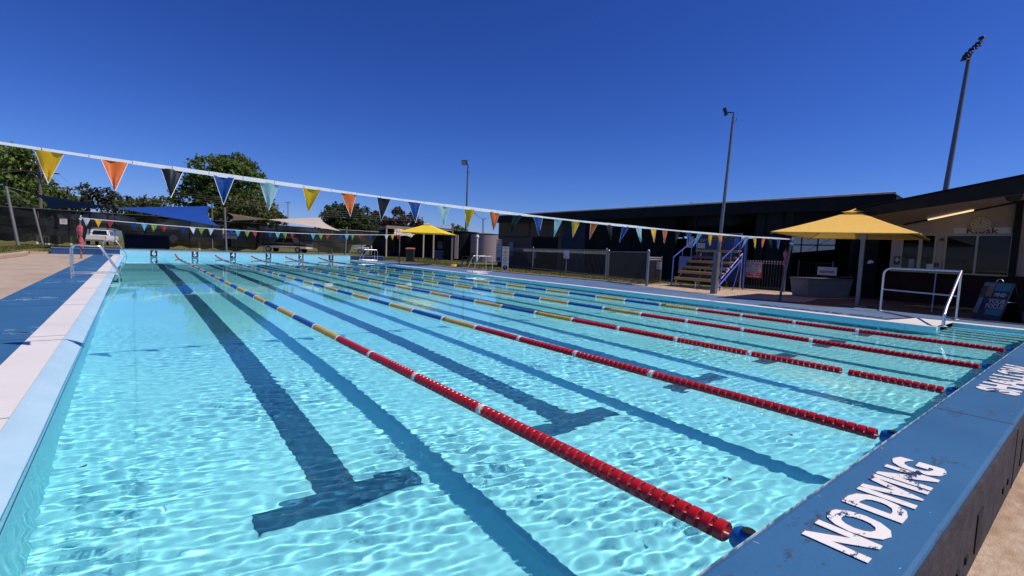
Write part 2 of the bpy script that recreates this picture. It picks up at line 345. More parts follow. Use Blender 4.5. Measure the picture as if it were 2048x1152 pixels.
b = MB(); b.poly([(14.25, .27), (26, .27), (26, 9.5), (14.2, 9.5), (13.6, 7.2), (13.35, 4.6), (14.25, 3.9)], -.2, ZD - .008); struct(b.build('paved_forecourt', M['darkpave']))
b = MB(); b.poly([(13.5, 6.9), (14.3, 5.2), (16.4, 5.6), (18.4, 5.0), (18.6, 8.0), (17, 11.5), (14.75, 11.5), (14.35, 10.0)], ZD - .05, ZD - .004); struct(b.build('concrete_path', M['concrete']))
b = MB()                               # garden kerb between deck and lawn
for ya, yb in ((11.2, 13), (13, 19), (19, 24), (24, 34)): b.bar((xdeck(ya) + .08, ya, .06), (xdeck(yb) + .08, yb, .06), .14, .09)
struct(b.build('kerb', M['kerb'], bevel=.02))
b = MB(); b.poly([(15.05, 11.5), (24, 11.5), (26, 40), (15.2, 40), (14.85, 24), (15.3, 13)], -.1, .052); struct(b.build('lawn', M['drygrass']))
# ramp slot strips by the handrail
M['navy'] = pmat('navy_paint', (.012, .022, .06), (.016, .03, .075), 4, .5)
b = MB(); b.bar((13.75, 3.3, ZD + .002), (12.9, 2.6, ZD + .002), .10, .012); b.bar((12.75, 2.62, ZD + .002), (11.75, 2.85, ZD + .002), .05, .01); b.bar((13.95, 2.3, ZD + .002), (14.2, .3, ZD + .002), .35, .012)
struct(b.build('deck_groove', M['navy']))
# near raised end wall
ew = thing('pool_end_wall', 'low blue wall painted NO DIVING along the near end of the pool', 'pool wall', (0, .4, 0))
b = MB(); b.bb(-.44, 24, .248, .552, -.25, .37); wall = b.build('wall', M['ledge'], ew, world=True, bevel=.012)
M['charcoal'] = pmat('charcoal_paint', (.035, .032, .042), (.06, .055, .065), 14, .8, bump=.3, bscale=60, spec=.25)
b = MB(); b.bb(-.44, 24, .236, .2475, -.2, .352); b.build('face', M['charcoal'], ew, world=True)
M['black'] = pmat('black_gap', (.006, .006, .007), None, rough=.9)
for x in (2.34, 3.62, 5.1, 6.8):
    b = MB(); b.bb(x, x + .11, .232, .2365, .10, .245); b.build('drain_slot', M['black'], ew, world=True)
for x in (2.02, 2.16, 3.0, 3.15, 4.3, 4.45):
    b = MB(); b.bb(x, x + .035, .231, .2365, .13, .155); b.build('drain_slot', M['black'], ew, world=True)
M['letter'] = deckmat('peeling_white_paint', (.74, .71, .68), (.035, .06, .16), .565, .58, 6.5)
M['letter_ghost'] = pmat('old_stencil_grey', (.13, .14, .15), (.09, .11, .15), 12, .7)  # dark grey paint of the offset letters beneath the white ones
def flat(x, y, z, rz=0): return Matrix.Translation((x, y, z)) @ Matrix.Rotation(rz, 4, 'Z')
def ledge_text(t, x, y, w, h):
    b = MB(); b.text(t, Matrix.Identity(4), 1.0, .0008, .046)
    X = [v[0] for v in b.v]; Y = [v[1] for v in b.v]; sx = w / (max(X) - min(X)); sy = h / (max(Y) - min(Y)); cx = (max(X) + min(X)) / 2; cyy = (max(Y) + min(Y)) / 2
    sh = MB(); sh.v = [((vx - cx) * sx + x + .012, (vy - cyy) * sy + y + .006, .3712 + vz * .2) for vx, vy, vz in b.v]; sh.f = list(b.f)
    b.v = [((vx - cx) * sx + x, (vy - cyy) * sy + y, .3735 + vz) for vx, vy, vz in b.v]
    sh.build('lettering_ghost', M['letter_ghost'], ew, world=True); return b.build('lettering', M['letter'], ew, world=True)
ledge_text('NO', 1.555, .40, .265, .155); ledge_text('DIVING', 2.035, .40, .61, .155); ledge_text('SHALLOW', 4.80, .40, 1.35, .195)
b = MB()
for x in (3.35, 6.4, 9.4, 12.3): b.bb(x, x + .006, .252, .549, .3703, .3707); b.bb(x, x + .006, .2335, .2362, -.1, .35)
b.build('panel_joint', M['black'], ew, world=True)
M['scuff'] = pmat('white_scuff', (.45, .52, .60), (.3, .4, .5), 40, .7); rng_ = random.Random(12); b = MB()
for i in range(46):
    x = rng_.uniform(.3, 9); y = rng_.choice([rng_.uniform(.27, .54), rng_.uniform(.25, .30), rng_.uniform(.525, .548)]); a_ = rng_.uniform(0, 3.1); l_ = rng_.uniform(.003, .016); b.box((x, y, .3708), (l_, rng_.uniform(.001, .003), .0006), rz=a_)
b.build('scuff_marks', M['scuff'], ew, world=True)
b = MB(); b.bb(-.44, 12.7, .5515, .5535, .364, .3715); b.build('worn_edge', pmat('worn_pale_edge', (.50, .62, .66), (.10, .22, .34), 14, .6, lo=.45, hi=.55), ew, world=True)
# far end wall with number plates
M['cyanwall'] = pmat('pale_cyan_paint', (.30, .66, .82), (.33, .69, .84), 2, .5)
M['whitepaint'] = pmat('white_paint', (.78, .80, .80), (.72, .74, .74), 6, .5)
M['navyplate'] = pmat('navy_plate', (.010, .022, .07), None, rough=.4)
fw = thing('pool_end_wall', 'pale cyan wall with lane numbers at the far end of the pool', 'pool wall', (5.6, 34.1, 0))
XF = xr(YF)
b = MB(); b.bb(-.56, XF + .02, 33.9, 34.35, -.3, .37); b.build('wall', M['cyanwall'], fw, world=True)
b = MB(); b.bb(-.56, XF + .02, 33.88, 34.4, .372, .40); b.build('coping', pmat('end_coping', (.25, .42, .52), (.2, .36, .47), 3), fw, world=True)
b = MB()
cx_ = [.93, 2.88, 4.84, 6.83, 8.81, 10.78]; ed = [-.5] + [1.91, 3.89, 5.83, 7.82, 9.91] + [XF - .05]
for c, (e0, e1) in zip(cx_, zip(ed, ed[1:])):
    for x0, x1 in ((e0 + .12, c - .22), (c + .22, e1 - .03)):
        b.bb(x0, x1, 33.893, 33.898, .325, .345); b.bb(x0, x0 + .02, 33.893, 33.898, .02, .325); b.bb(x1 - .02, x1, 33.893, 33.898, .02, .325)
b.build('border_line', M['whitepaint'], fw, world=True)
for k, c in enumerate(cx_):
    b = MB(); b.bb(c - .155, c + .155, 33.885, 33.897, .03, .365); pl = b.build('number_plate', M['navyplate'], fw, world=True)
    b = MB(); b.text(str(6 - k), Matrix.Translation((c, 33.881, .20)) @ Matrix.Rotation(R_(90), 4, 'X'), .36, .002, .012); b.build('number', M['whitepaint'], pl, world=True)
nb = thing('step_wall', 'dark blue step wall beyond the left corner of the pool', 'wall', (-1.9, 34, 0))
b = MB(); b.bb(-3.3, -.56, 33.95, 34.35, -.1, .34); b.build('wall', pmat('step_blue', (.012, .055, .17), (.02, .075, .2), 3), nb, world=True)
b = MB(); b.bb(-3.3, -.56, 33.93, 34.4, .342, .40); b.build('coping', M['bluedeck2'], nb, world=True)
nb = thing('step_wall', 'dark blue step wall beyond the right corner of the pool', 'wall', (13.6, 34, 0))
b = MB(); b.bb(XF + .03, 14.6, 33.95, 34.35, -.1, .33); b.build('wall', M['navy'], nb, world=True)
b = MB(); b.bb(XF + .03, 14.6, 33.93, 34.4, .332, .38); b.build('coping', M['bluedeck2'], nb, world=True)
# text on the right hand deck, upside down from here
b = MB(); b.text('NO RUNNING', flat(12.05, 4.15, ZD + .001, R_(91)), .42, .001, .01, .9); struct(b.build('deck_lettering', M['navy']))
# ------------------------------------------------------------------ lane ropes
def plas(name, c, rough=.3, spec=.5, trans=0): return pmat(name, c, tuple(x * .82 for x in c), 5, rough, spec=spec, trans=trans)
M['red'] = plas('red_float_plastic', (.55, .012, .018), .28); M['wht'] = plas('white_float_plastic', (.75, .74, .70), .35)
M['yel'] = plas('yellow_float_plastic', (.60, .34, .06), .4); M['blu'] = plas('blue_float_plastic', (.012, .09, .36), .35)
M['anchor'] = plas('blue_anchor_plastic', (.01, .14, .42), .25); M['steel'] = pmat('stainless_steel', (.80, .78, .76), (.7, .68, .66), 20, .36, metal=1)
M['hole'] = M['black']
Y90 = Matrix.Rotation(R_(-90), 3, 'X')   # lathe axis along +y
def floats(b, x0, x1, y0, y1, seg=10, pitch=.058, r=.047, z=.012):   # ribbed float discs from y0 to y1
    n = max(1, round((y1 - y0) / pitch)); p = (y1 - y0) / n
    for i in range(n):
        y = y0 + i * p; t = (y - .88) / 33; x = x0 + (x1 - x0) * t
        if seg >= 12:
            b.lathe([(.012, .012), (r * .55, .010), (r * .93, .001), (r, .004), (r, p * .70), (r * .93, p * .77), (r * .60, p * .68), (.012, p * .66)], seg, (x, y, z), Y90)
        elif seg >= 8: b.lathe([(r * .72, 0), (r, p * .14), (r, p * .72), (r * .72, p * .95)], seg, (x, y, z), Y90)
        else: b.lathe([(r * .85, 0), (r, p * .5), (r * .85, p * .95)], seg, (x, y, z), Y90)
def fins(b, x0, x1, y0, y1, pitch=.058, r=.045, z=.012):
    n = max(1, round((y1 - y0) / pitch)); p = (y1 - y0) / n
    for i in range(n):
        y = y0 + i * p; x = x0 + (x1 - x0) * (y - .88) / 33
        for a in (.6, 1.65, 2.7):
            d = Vector((math.cos(a), 0, math.sin(a))) * r; c = Vector((x, y + p * .9, z)); b.bar(c - d, c + d, .003, .012) 
rope_lab = ['red then blue and yellow lane rope second lane from the camera, nearest the left side',
 'lane rope crossing the middle of the water, second from the left wall', 'lane rope third from the left wall, ending with a gap between its last red floats',
 'lane rope fourth from the left wall, ending near the SHALLOW lettering', 'lane rope farthest to the right, beside the steps in the water']
rope_lab[0] = 'lane rope nearest the left wall, its red end closest to NO DIVING'
near_x = [1.86, 3.78, 5.70, 7.52, 9.46]; far_x = [1.91, 3.89, 5.83, 7.82, 9.91]
for i, (xn, xf) in enumerate(zip(near_x, far_x)):
    t = thing('lane_rope', rope_lab[i], 'lane rope', (xn, .88, .012), 0, 'lane ropes dividing the pool')
    X = lambda y: xn + (xf - xn) * (y - .88) / 33
    marks = [2.62, 3.60, 4.58]; red_end = 5.53
    pts = [(X(y), y, .012) for y in (.60, 10, 20, 31.2)] + [(xf, 33.86, .17)]
    b = MB(); b.tube(pts, .006, 5); b.build('cable', M['wht'], t, world=True)
    b = MB()                           # blue tension cup against the wall
    b.lathe([(.012, 0), (.040, .006), (.050, .025), (.053, .06), (.050, .095), (.036, .115), (.01, .117)], 20, (X(.7), .745, .018), Y90)
    an = b.build('anchor_cup', M['anchor'], t, smooth=40, world=True)
    b = MB(); b.lathe([(.02, 0), (.026, .004), (.016, .006)], 14, (X(.7) - .006, .80, .068)); b.build('cup_hole', M['hole'], an, world=True)
    edges = [.885] + [v for mk in marks for v in (mk - .028, mk + .028)] + [red_end]
    for k in range(4):
        y0, y1 = edges[2 * k], edges[2 * k + 1]; hi = (i == 0) or (i < 3 and k < 2)
        b = MB()
        if i == 2 and k == 0:           # a gap where floats have slid apart
            floats(b, xn, xf, y0, 1.62, 14); b.build('red_floats', M['red'], t, smooth=35, world=True); b = MB(); floats(b, xn, xf, 1.68, y1, 14)
        else: floats(b, xn, xf, y0, y1, 16 if i == 0 else (12 if hi else 8))
        if i < 2: fins(b, xn, xf, y0, y1)
        b.build('red_floats', M['red'], t, smooth=35, world=True)
    for mk in marks:
        b = MB(); floats(b, xn, xf, mk - .026, mk + .026, 12, .052, .050); b.build('white_float', M['wht'], t, smooth=35, world=True)
    y = red_end; k = 0
    while y < 28.2:
        L = .98; 
        if k % 2 == 0:
            b = MB(); floats(b, xn, xf, y + .05, y + L - .05, 8 if y < 16 else 6, .058 if y < 16 else .12); b.build('yellow_floats', M['yel'], t, smooth=35, world=True)
            for q in (y + .004, y + L - .046):
                b = MB(); floats(b, xn, xf, q, q + .042, 8, .042, .050); b.build('white_float', M['wht'], t, smooth=35, world=True)
        else:
            b = MB(); floats(b, xn, xf, y, y + L, 8 if y < 16 else 6, .058 if y < 16 else .12); b.build('blue_floats', M['blu'], t, smooth=35, world=True)
        y += L; k += 1
    b = MB()                           # far red run, lifted out of the water to its hook
    for q in np.arange(y, 33.7, .14):
        zz = .012 + max(0, (q - 30.2) / 3.5) ** 1.6 * .16; b.lathe([(.036, 0), (.047, .05), (.036, .12)], 7, (X(q), q, zz), Y90)
    b.build('red_floats', M['red'], t, smooth=35, world=True)
    for q in (y + 1.1, y + 2.3, y + 3.6):
        zz = .012 + max(0, (q - 30.2) / 3.5) ** 1.6 * .16; b = MB(); b.lathe([(.05, 0), (.05, .12)], 8, (X(q), q, zz), Y90); b.build('white_float', M['wht'], t, world=True)
# ------------------------------------------------------------------ backstroke flags
FC = {'y': (.96, .55, .02), 'o': (.90, .20, .05), 'k': (.010, .016, .022), 'b': (.012, .07, .30), 't': (.42, .66, .68), 'w': (.75, .80, .82), 'g': (.30, .42, .07), 'r': (.50, .05, .06), 'c': (.16, .60, .78)}
for k, c in FC.items(): M['f' + k] = pmat('flag_' + k, c, tuple(x * .85 for x in c), 6, .45, spec=.3, trans=.0 if k == 'k' else .35)
M['tape'] = pmat('white_tape', (.80, .82, .84), (.74, .78, .82), 4, .5)
M['pole'] = pmat('galvanised_pole', (.22, .215, .21), (.18, .175, .17), 12, .45, metal=.5)
M['polep'] = pmat('grey_painted_pole', (.13, .125, .12), (.16, .155, .15), 9, .5)
def flag(b, x, y, z, wd, h, sl, tw, lean, rim=None):     # a hanging pennant with a slight curl
    n = 6
    top = [Vector((x + wd * (i / n - .5), y + .016 * math.sin(i * 1.1 + x * 7), z + sl * (wd * (i / n - .5)))) for i in range(n + 1)]
    tip = Vector((x + lean, y + tw, z - h))
    rows = []
    for j in range(6):
        f = j / 6; rows.append([p.lerp(tip, f) + Vector((0, .045 * math.sin(3 * f + i * .9 + x * 5), 0)) * f * (1 - abs(2 * i / n - 1)) for i, p in enumerate(top)])
    base = len(b.v); b.v += [tuple(p) for r in rows for p in r] + [tuple(tip)]
    for j in range(5):
        for i in range(n): q = base + j * (n + 1) + i; b.f.append((q, q + 1, q + n + 2, q + n + 1))
    e = base + 5 * (n + 1)
    for i in range(n): b.f.append((e + i, e + i + 1, base + 6 * (n + 1)))
    if rim is not None:
        for s_ in (0, n):
            ps = [r[s_] for r in rows] + [tip]
            for p, q in zip(ps, ps[1:]): rim.tube([p, q], max(.0016, .0032 - x * .00018), 4, False)
fl = thing('flag_line', 'near string of yellow, orange, black, blue and pale green pennants', 'flags', (6, 5.55, 1.77))
YFL = 5.55
def zfl(x): return 1.655 + (.0030 if x < 6.2 else .0016) * (x - 6.2) ** 2
xs_ = np.linspace(-3.2, 14.0, 60)
b = MB(); prev = None
for a, c in zip(xs_, xs_[1:]):
    w0 = .016 + .005 * math.sin(a * 2.1); b.bar((a, YFL, zfl(a)), (c + .004, YFL, zfl(c)), .004, 2 * w0)
b.build('tape', M['tape'], fl, world=True)

seq = 'yokbt'
for i in range(34):
    x = -.53 + .415 * i; 
    if x > 13.5: break
    k = seq[i % 5]; b = MB(); rm = MB(); e = .05
    f_ = x / 13
    flag(b, x, YFL, zfl(x) - .012, random.uniform(.172, .192), random.uniform(.255, .285), (zfl(x + e) - zfl(x - e)) / (2 * e), random.uniform(-.09, .09) + .05 * f_, random.uniform(-.02, .02) - .02 * f_, rm)
    fo = b.build('flag', M['f' + k], fl, smooth=60, world=True); (rm.build('hem', M['tape'], fo, world=True) if (i < 11 or k != 'k') else None)
px = [152, 240, 300, 370, 420, 600, 700, 770, 800]; xx = [-1.92, -.44, .65, 2.0, 3.03, 7.27, 10.05, 12.22, 13.22]
f2 = thing('flag_line', 'far string of small blue, green, red and white pennants', 'flags', (5.6, 28.2, 1.8))
def zf2(x): return 1.635 + .0042 * (x - 5.3) ** 2 * (.9 if x < 5.3 else 1.0)
b = MB()
xs_ = np.linspace(-1.8, 13.22, 40)
for a, c in zip(xs_, xs_[1:]): b.bar((a, 28.2, zf2(a)), (c, 28.2, zf2(c)), .006, .028)
b.build('tape', M['tape'], f2, world=True)
for p, k in zip([173, 196, 220, 266, 288, 308, 327, 367, 385, 403, 422, 458, 472, 490, 505, 536, 552, 567, 583, 625, 640, 654, 680, 693, 705, 720, 740, 773, 785, 796], 'wyrbcgrbwgwbcgrbcgrcgrbcgrbwyr'):
    x = float(np.interp(p, px, xx)); b = MB(); flag(b, x, 28.2, zf2(x) - .01, .25, .34, 0, random.uniform(-.05, .05), random.uniform(-.03, .03))
    b.build('flag', M['f' + k], f2, smooth=60, world=True)
# posts that carry the flag lines
M['ragred'] = pmat('faded_red_cloth', (.45, .05, .07), (.60, .16, .17), 8, .7, trans=.15)
def post(label, x, y, h, r, lean=(0, 0), top=True):
    t = thing('flag_post', label, 'post', (x, y, ZD)); b = MB(); b.tube([(0, 0, 0), (lean[0], lean[1], h)], r, 12); b.build('pole', M['polep'], t, smooth=40)
    b = MB(); b.lathe([(r * 1.9, 0), (r * 1.9, .012), (r * 1.05, .03)], 12); b.build('base_flange', M['polep'], t, smooth=40)
    b = MB(); b.tube([(lean[0], lean[1], h - .03), (lean[0] + .02, lean[1] - .02, h + .05), (lean[0] + .03, lean[1], h + .09)], .02, 8); b.tube([(lean[0] - .03, lean[1], h - .06), (lean[0] + .03, lean[1], h - .1)], r * 1.25, 8); b.build('knotted_cord', M['tape'], t, smooth=40); return t
post('grey post at the right end of the near pennant string, by the yellow umbrella', 14.05, 5.75, 1.66, .032, (-.02, -.2))
post('thin post at the left end of the far pennant string, by the ladder', -1.78, 28.2, 1.78, .03)
post('thin post at the right end of the far pennant string, by the bin', 13.25, 28.3, 1.85, .03)
def furled(label, x, y, z, h, w):      # a flag wrapped round its stick
    t = thing('furled_flag', label, 'flag', (x, y, z)); b = MB(); n = 14; prof = []
    for j in range(15):
        f = j / 14; prof.append((w * (.25 + .75 * abs(math.sin(math.pi * (f * 1.75 + .12))) ** .8) * (1.05 - .35 * f), -h * f))
    b.lathe(prof, n)
    b.v = [(vx * (1 + .25 * math.sin(3 * math.atan2(vy, vx) + vz * 6)) + w * .5 * (-vz / h), vy * .7, vz) for vx, vy, vz in b.v]
    b.build('cloth', M['ragred'], t, smooth=60); b = MB(); b.tube([(.0, 0, .06), (.02, 0, -h * 1.75)], .012, 6); b.build('stick', M['ragred'], t); return t
furled('faded pink flag wrapped on the near flag post', 13.86, 5.62, 1.42, .42, .07)
furled('bright red flag furled on the left hand far post', -1.80, 28.1, 1.50, 1.0, .11)
# ------------------------------------------------------------------ ladders and rails
def arc(c, u, v, r, a0, a1, n=6): return [Vector(c) + Vector(u) * (r * math.cos(R_(a0 + (a1 - a0) * i / n))) + Vector(v) * (r * math.sin(R_(a0 + (a1 - a0) * i / n))) for i in range(n + 1)]
def ladder(label, loc, rz, h=.78, w=.50, back=.75, steps=3, group='pool ladders'):   # local +x points into the pool, y across
    t = thing('pool_ladder', label, 'ladder', loc, rz, group); u = (1, 0, 0); v = (0, 0, 1); r = .10
    for s in (-1, 1):
        y = s * w / 2; top = h
        P = [(-back, y, 0), (-back, y, top - r)] + arc((-back + r, y, top - r), u, v, r, 180, 90)[1:] + [(-.28, y, top - .01)] + arc((-.28, y, top - r), u, v, r, 88, 50, 3)[1:] + [(.11, y, .18), (.15, y, .04), (.16, y, -.9)]
        b = MB(); b.tube(P, .017, 10); b.build('hand_rail', M['steel'], t, smooth=40)
        b = MB(); b.tube([(-back, y, .10), (.13, y, .10)], .014, 8); b.build('lower_rail', M['steel'], t, smooth=40)
        b = MB(); b.lathe([(.05, 0), (.05, .012), (.025, .02)], 12, (-back, y, 0)); b.build('base_flange', M['steel'], t, smooth=40)
    for k in range(steps):
        b = MB(); b.bb(.09, .20, -w / 2, w / 2, -.12 - .27 * k - .02, -.12 - .27 * k + .015); b.build('step', M['wht'], t, bevel=.008)
    return t
ladder('stainless ladder on the left edge beside the worn blue deck', (-.43, 15.9, ZD), 0)
ladder('second ladder on the left edge, in the far left corner', (-.42, 31.8, ZD), 0)
L3 = ladder('ladder on the right edge in front of the tall safety signs', (11.95, 18.0, ZD), math.pi, .80, .5, .95)
L4 = ladder('ladder at the far right corner with white platform steps', (12.25, 31.9, ZD), math.pi, .80, .5, .95)
b = MB(); b.bb(-.85, -.1, -.5, .5, .015, .09); b.bb(-.35, -.02, -.55, .55, -.12, -.06); b.build('platform', M['whitepaint'], L4, bevel=.01)
b = MB(); b.bb(-.6, -.02, -.45, .45, .012, .055); b.build('platform', M['whitepaint'], L3, bevel=.01)
t = thing('handrail', 'curved stainless handrail beside the entry steps', 'handrail', (13.9, 3.42, ZD))
A = Vector((13.9, 3.42, ZD)); Bp = Vector((13.5, 2.02, ZD)); Cp = Vector((11.62, 1.90, ZD)); top = Vector((0, 0, 1.02)); r = .16
dv = (Bp - A).normalized()
b = MB(); b.tube([A, A + top - Vector((0, 0, r))] + arc(A + top - Vector((0, 0, r)) + dv * r, -dv, (0, 0, 1), r, 0, 90)[1:] + [Bp + top], .024, 12); b.build('top_rail', M['steel'], t, smooth=40, world=True)
b = MB(); b.tube([Bp, Bp + top], .022, 12); b.build('post', M['steel'], t, smooth=40, world=True)
b = MB(); b.tube([Bp + top, Bp.lerp(Cp, .9) + Vector((0, 0, .35)), Cp + Vector((0, 0, .23)), Cp], .026, 12); b.build('sloping_rail', M['steel'], t, smooth=40, world=True)
b = MB(); b.tube([A + Vector((0, 0, .52)), Bp + Vector((0, 0, .50))], .015, 8); b.build('mid_rail', M['steel'], t, smooth=40, world=True)
for q in (A, Bp, Cp):
    b = MB(); b.lathe([(.07, 0), (.07, .012), (.03, .03)], 14, q); b.build('base_flange', M['steel'], t, smooth=40, world=True)
# ------------------------------------------------------------------ umbrellas
def umat(name, c): return pmat(name, c, tuple(x * .93 for x in c), 7, .7, spec=.15, trans=.14)
M['umb'] = umat('yellow_canvas', (1.0, .62, .14)); M['umb2'] = umat('bright_yellow_canvas', (.93, .66, .05)); M['umpole'] = pmat('brown_grey_pole', (.20, .165, .15), (.25, .21, .19), 12, .4, metal=.5)
def canopy(b, cs, apex, n=10, sag=.02, q0=0.0):      # square canopy, panels slightly hollow
    for i in range(4):
        A, B2 = Vector(cs[i]), Vector(cs[(i + 1) % 4]); P = []
        for j in range(n + 1):
            f = q0 + (1 - q0) * j / n; row = []
            for k in range(n + 1):
                g = k / n; e = A.lerp(B2, g); p = Vector(apex).lerp(e, f); p.z -= sag * 4 * g * (1 - g) * f * .35 + .10 * f * (1 - f) - .0
                row.append(p)
            P.append(row)
        base = len(b.v); b.v += [tuple(p) for r in P for p in r]
        for j in range(n):
            for k in range(n): q = base + j * (n + 1) + k; b.f.append((q, q + 1, q + n + 2, q + n + 1))
def umbrella(label, cs, apex, pole, ptop, arm, mat, big=True):
    t = thing('umbrella', label, 'umbrella', pole, 0); ap = Vector(apex); cs = [Vector(c) for c in cs]
    b = MB(); canopy(b, cs, ap - Vector((0, 0, .02)), q0=.12); cnp = b.build('canopy', mat, t, smooth=40, world=True)
    b = MB(); canopy(b, [ap.lerp(c, .17) + Vector((0, 0, .045)) for c in cs], ap + Vector((0, 0, .035)), 5, .01); b.build('vent_cap', mat, cnp, smooth=40, world=True)
    b = MB()
    for c, d in zip(cs, cs[1:] + cs[:1]):
        prev = None
        for k in range(11):
            g = k / 10; e = c.lerp(d, g); e.z -= .02 * 4 * g * (1 - g) * .35 + .008
            if prev is not None: b.bar(prev, e, .006, .022)
            prev = e
    b.build('valance', mat, cnp, world=True)
    hub = ap - Vector((0, 0, .42)); b = MB(); b.lathe([(.05, -.1), (.09, -.06), (.09, .04), (.04, .10)], 14, hub); b.build('hub', M['umpole'], t, smooth=40, world=True)
    for i in range(4):
        b = MB(); b.tube([ap - Vector((0, 0, .12)), cs[i] - Vector((0, 0, .06))], .014, 6); rb = b.build('rib', M['umpole'], t, world=True)
        b = MB(); b.tube([hub, ap.lerp(cs[i], .55) - Vector((0, 0, .10))], .012, 6); b.build('strut', M['umpole'], rb, world=True)
    P = Vector(pole); T = Vector(ptop)
    b = MB(); b.bar(P, T, .085, .10); b.build('pole', M['umpole'], t, world=True, bevel=.01)
    b = MB(); b.bar(P + Vector((-.075, -.05, .2)), T + Vector((-.075, -.05, -.12)), .022, .03); b.build('winch_rod', M['umpole'], t, world=True)
    b = MB(); b.box(T - Vector((0, 0, .06)), (.15, .15, .16)); b.build('clamp', M['umpole'], t, world=True, bevel=.015)
    for a in arm:
        b = MB(); b.tube(a, .024, 8); b.build('arm', M['umpole'], t, smooth=40, world=True)
    b = MB(); b.bb(P.x - .3, P.x + .3, P.y - .3, P.y + .3, P.z, P.z + .03); b.build('base_plate', M['umpole'], t, world=True)
    return t
zr = 1.95; hb = Vector((15.95, 4.72, 2.27))
umbrella('large orange yellow umbrella in front of the kiosk', [(13.75, 6.0, zr), (17.25, 6.35, zr), (18.0, 3.42, zr), (14.85, 3.02, zr)], (15.95, 4.72, 2.68), (14.95, 4.18, ZD), (14.97, 4.19, 1.93),
         [[(14.97, 4.19, 1.9), hb - Vector((.1, .05, .1))], [(14.97, 4.19, 1.9), (15.5, 4.2, 2.32)]], M['umb'])
zr = 2.02
umbrella('smaller bright yellow umbrella on the lawn by the far shelter', [(12.2, 26.4, zr), (14.2, 27.9, zr), (16.05, 26.1, zr), (14.3, 24.6, zr)], (14.05, 26.2, 2.62), (15.75, 26.05, ZD), (15.75, 26.05, 2.72),
         [[(15.75, 26.05, 2.68), (15.0, 26.1, 2.50), (14.1, 26.2, 2.30)]], M['umb2'])
# ------------------------------------------------------------------ light poles
def flood(t, p, d, s=1.0, hood=False):
    q = Vector(d).to_track_quat('-Y', 'Z').to_matrix()
    b = MB(); b.box(p, (.34 * s, .14 * s, .28 * s), rot=q); hd = b.build('floodlight', M['fitting'], t, world=True, bevel=.02 * s)
    b = MB(); b.box(Vector(p) + Vector(d).normalized() * .075 * s, (.29 * s, .012, .23 * s), rot=q); b.build('lens', M['lens'], hd, world=True)
    if hood: b = MB(); b.box(Vector(p) + q @ Vector((0, -.14 * s, .15 * s)), (.34 * s, .26 * s, .015), rot=q); b.build('visor', M['fitting'], hd, world=True)
M['fitting'] = pmat('dark_fitting', (.03, .03, .036), (.05, .05, .055), 10, .45, metal=.3); M['lens'] = pmat('lamp_glass', (.35, .36, .36), None, rough=.15)
t = thing('light_pole', 'tall grey floodlight pole with a thick boxed base beside the grandstand', 'light pole', (14.28, 7.79, ZD))
b = MB(); PT = pt(1467, 232, 14.95); b.tube([(14.28, 7.79, ZD), PT], [.058, .038], 12); b.build('pole', M['pole'], t, smooth=40, world=True)
b = MB(); b.bar((14.25, 7.79, ZD), (14.285, 7.78, 1.35), .16, .15); b.build('base_box', M['polep'], t, world=True, bevel=.01)
b = MB(); b.tube([PT - Vector((0, 0, .05)), PT + Vector((0, 0, .10)), PT + Vector((-.05, .16, .13))], .02, 8); b.build('bracket', M['fitting'], t, smooth=40, world=True)
b = MB(); b.tube(arc(PT + Vector((.0, -.05, -.12)), (0, 1, 0), (0, 0, 1), .06, 90, -220, 10), .008, 6); b.build('cable_loop', M['fitting'], t, world=True)
flood(t, PT + Vector((-.08, .24, .16)), (-.45, .8, -.35), .72)
t = thing('light_pole', 'slim floodlight pole standing far off behind the small umbrella', 'light pole', (26.2, 40.8, ZD))
b = MB(); b.tube([(26.2, 40.8, ZD), (26.2, 40.8, 9.2)], [.13, .075], 10); b.build('pole', M['pole'], t, smooth=40, world=True)
b = MB(); b.tube([(26.2, 40.8, 9.1), (26.2, 40.8, 9.5), (25.75, 40.6, 9.55)], .05, 8); b.build('bracket', M['fitting'], t, world=True)
b = MB(); b.tube(arc((26.2, 40.7, 8.75), (1, 0, 0), (0, 0, 1), .16, 0, 330, 10), .02, 6); b.build('cable_loop', M['fitting'], t, world=True)
flood(t, (25.6, 40.5, 9.62), (-1, -.4, -.4), 1.7)
# ------------------------------------------------------------------ kiosk
M['cream'] = pmat('cream_render', (.42, .32, .245), (.46, .36, .28), 2.5, .8, bump=.05, bscale=60, c3=(.38, .29, .225), s3=.6)
M['brick'] = pmat('dark_brown_brick', (.034, .018, .015), (.05, .026, .02), 6, .85, bump=.2, bscale=40, spec=.08)
M['soffit'] = pmat('soffit_boards', (.50, .40, .33), (.46, .37, .30), 3, .7)
M['fascia'] = pmat('dark_olive_fascia', (.018, .017, .014), (.024, .022, .019), 4, .5, spec=.08)
M['glass'] = pmat('dark_window_glass', (.006, .007, .008), None, rough=.04, spec=.25)
M['trim'] = pmat('cream_trim', (.50, .43, .30), (.46, .40, .28), 6, .6)
M['lightwhite'] = pmat('off_white_panel', (.62, .60, .58), (.56, .54, .52), 5, .6)
kz = 19.0
k = thing('kiosk', 'cream kiosk building with sloping dark roof and serving windows', 'building', (kz + 3, 1, 0))
def wtop(y): return 2.47 + (4.32 - y) * .2335
b = MB(); b.prism([(kz, -4, 1.0), (kz, 4.7, 1.0), (kz, 4.7, wtop(4.7)), (kz, -4, wtop(-4))], (.2, 0, 0)); b.bb(kz, kz + 8, 4.55, 4.7, 1.0, 2.3); b.build('wall', M['cream'], k, world=True)
b = MB(); b.bb(kz - .02, kz + 8, -4, 4.72, 0, .997); b.build('lower_wall', M['brick'], k, world=True)
FX = 15.9
def ft(y): return 2.72 + (4.42 - y) * .192
def fb(y): return 2.54 + (4.11 - y) * .140
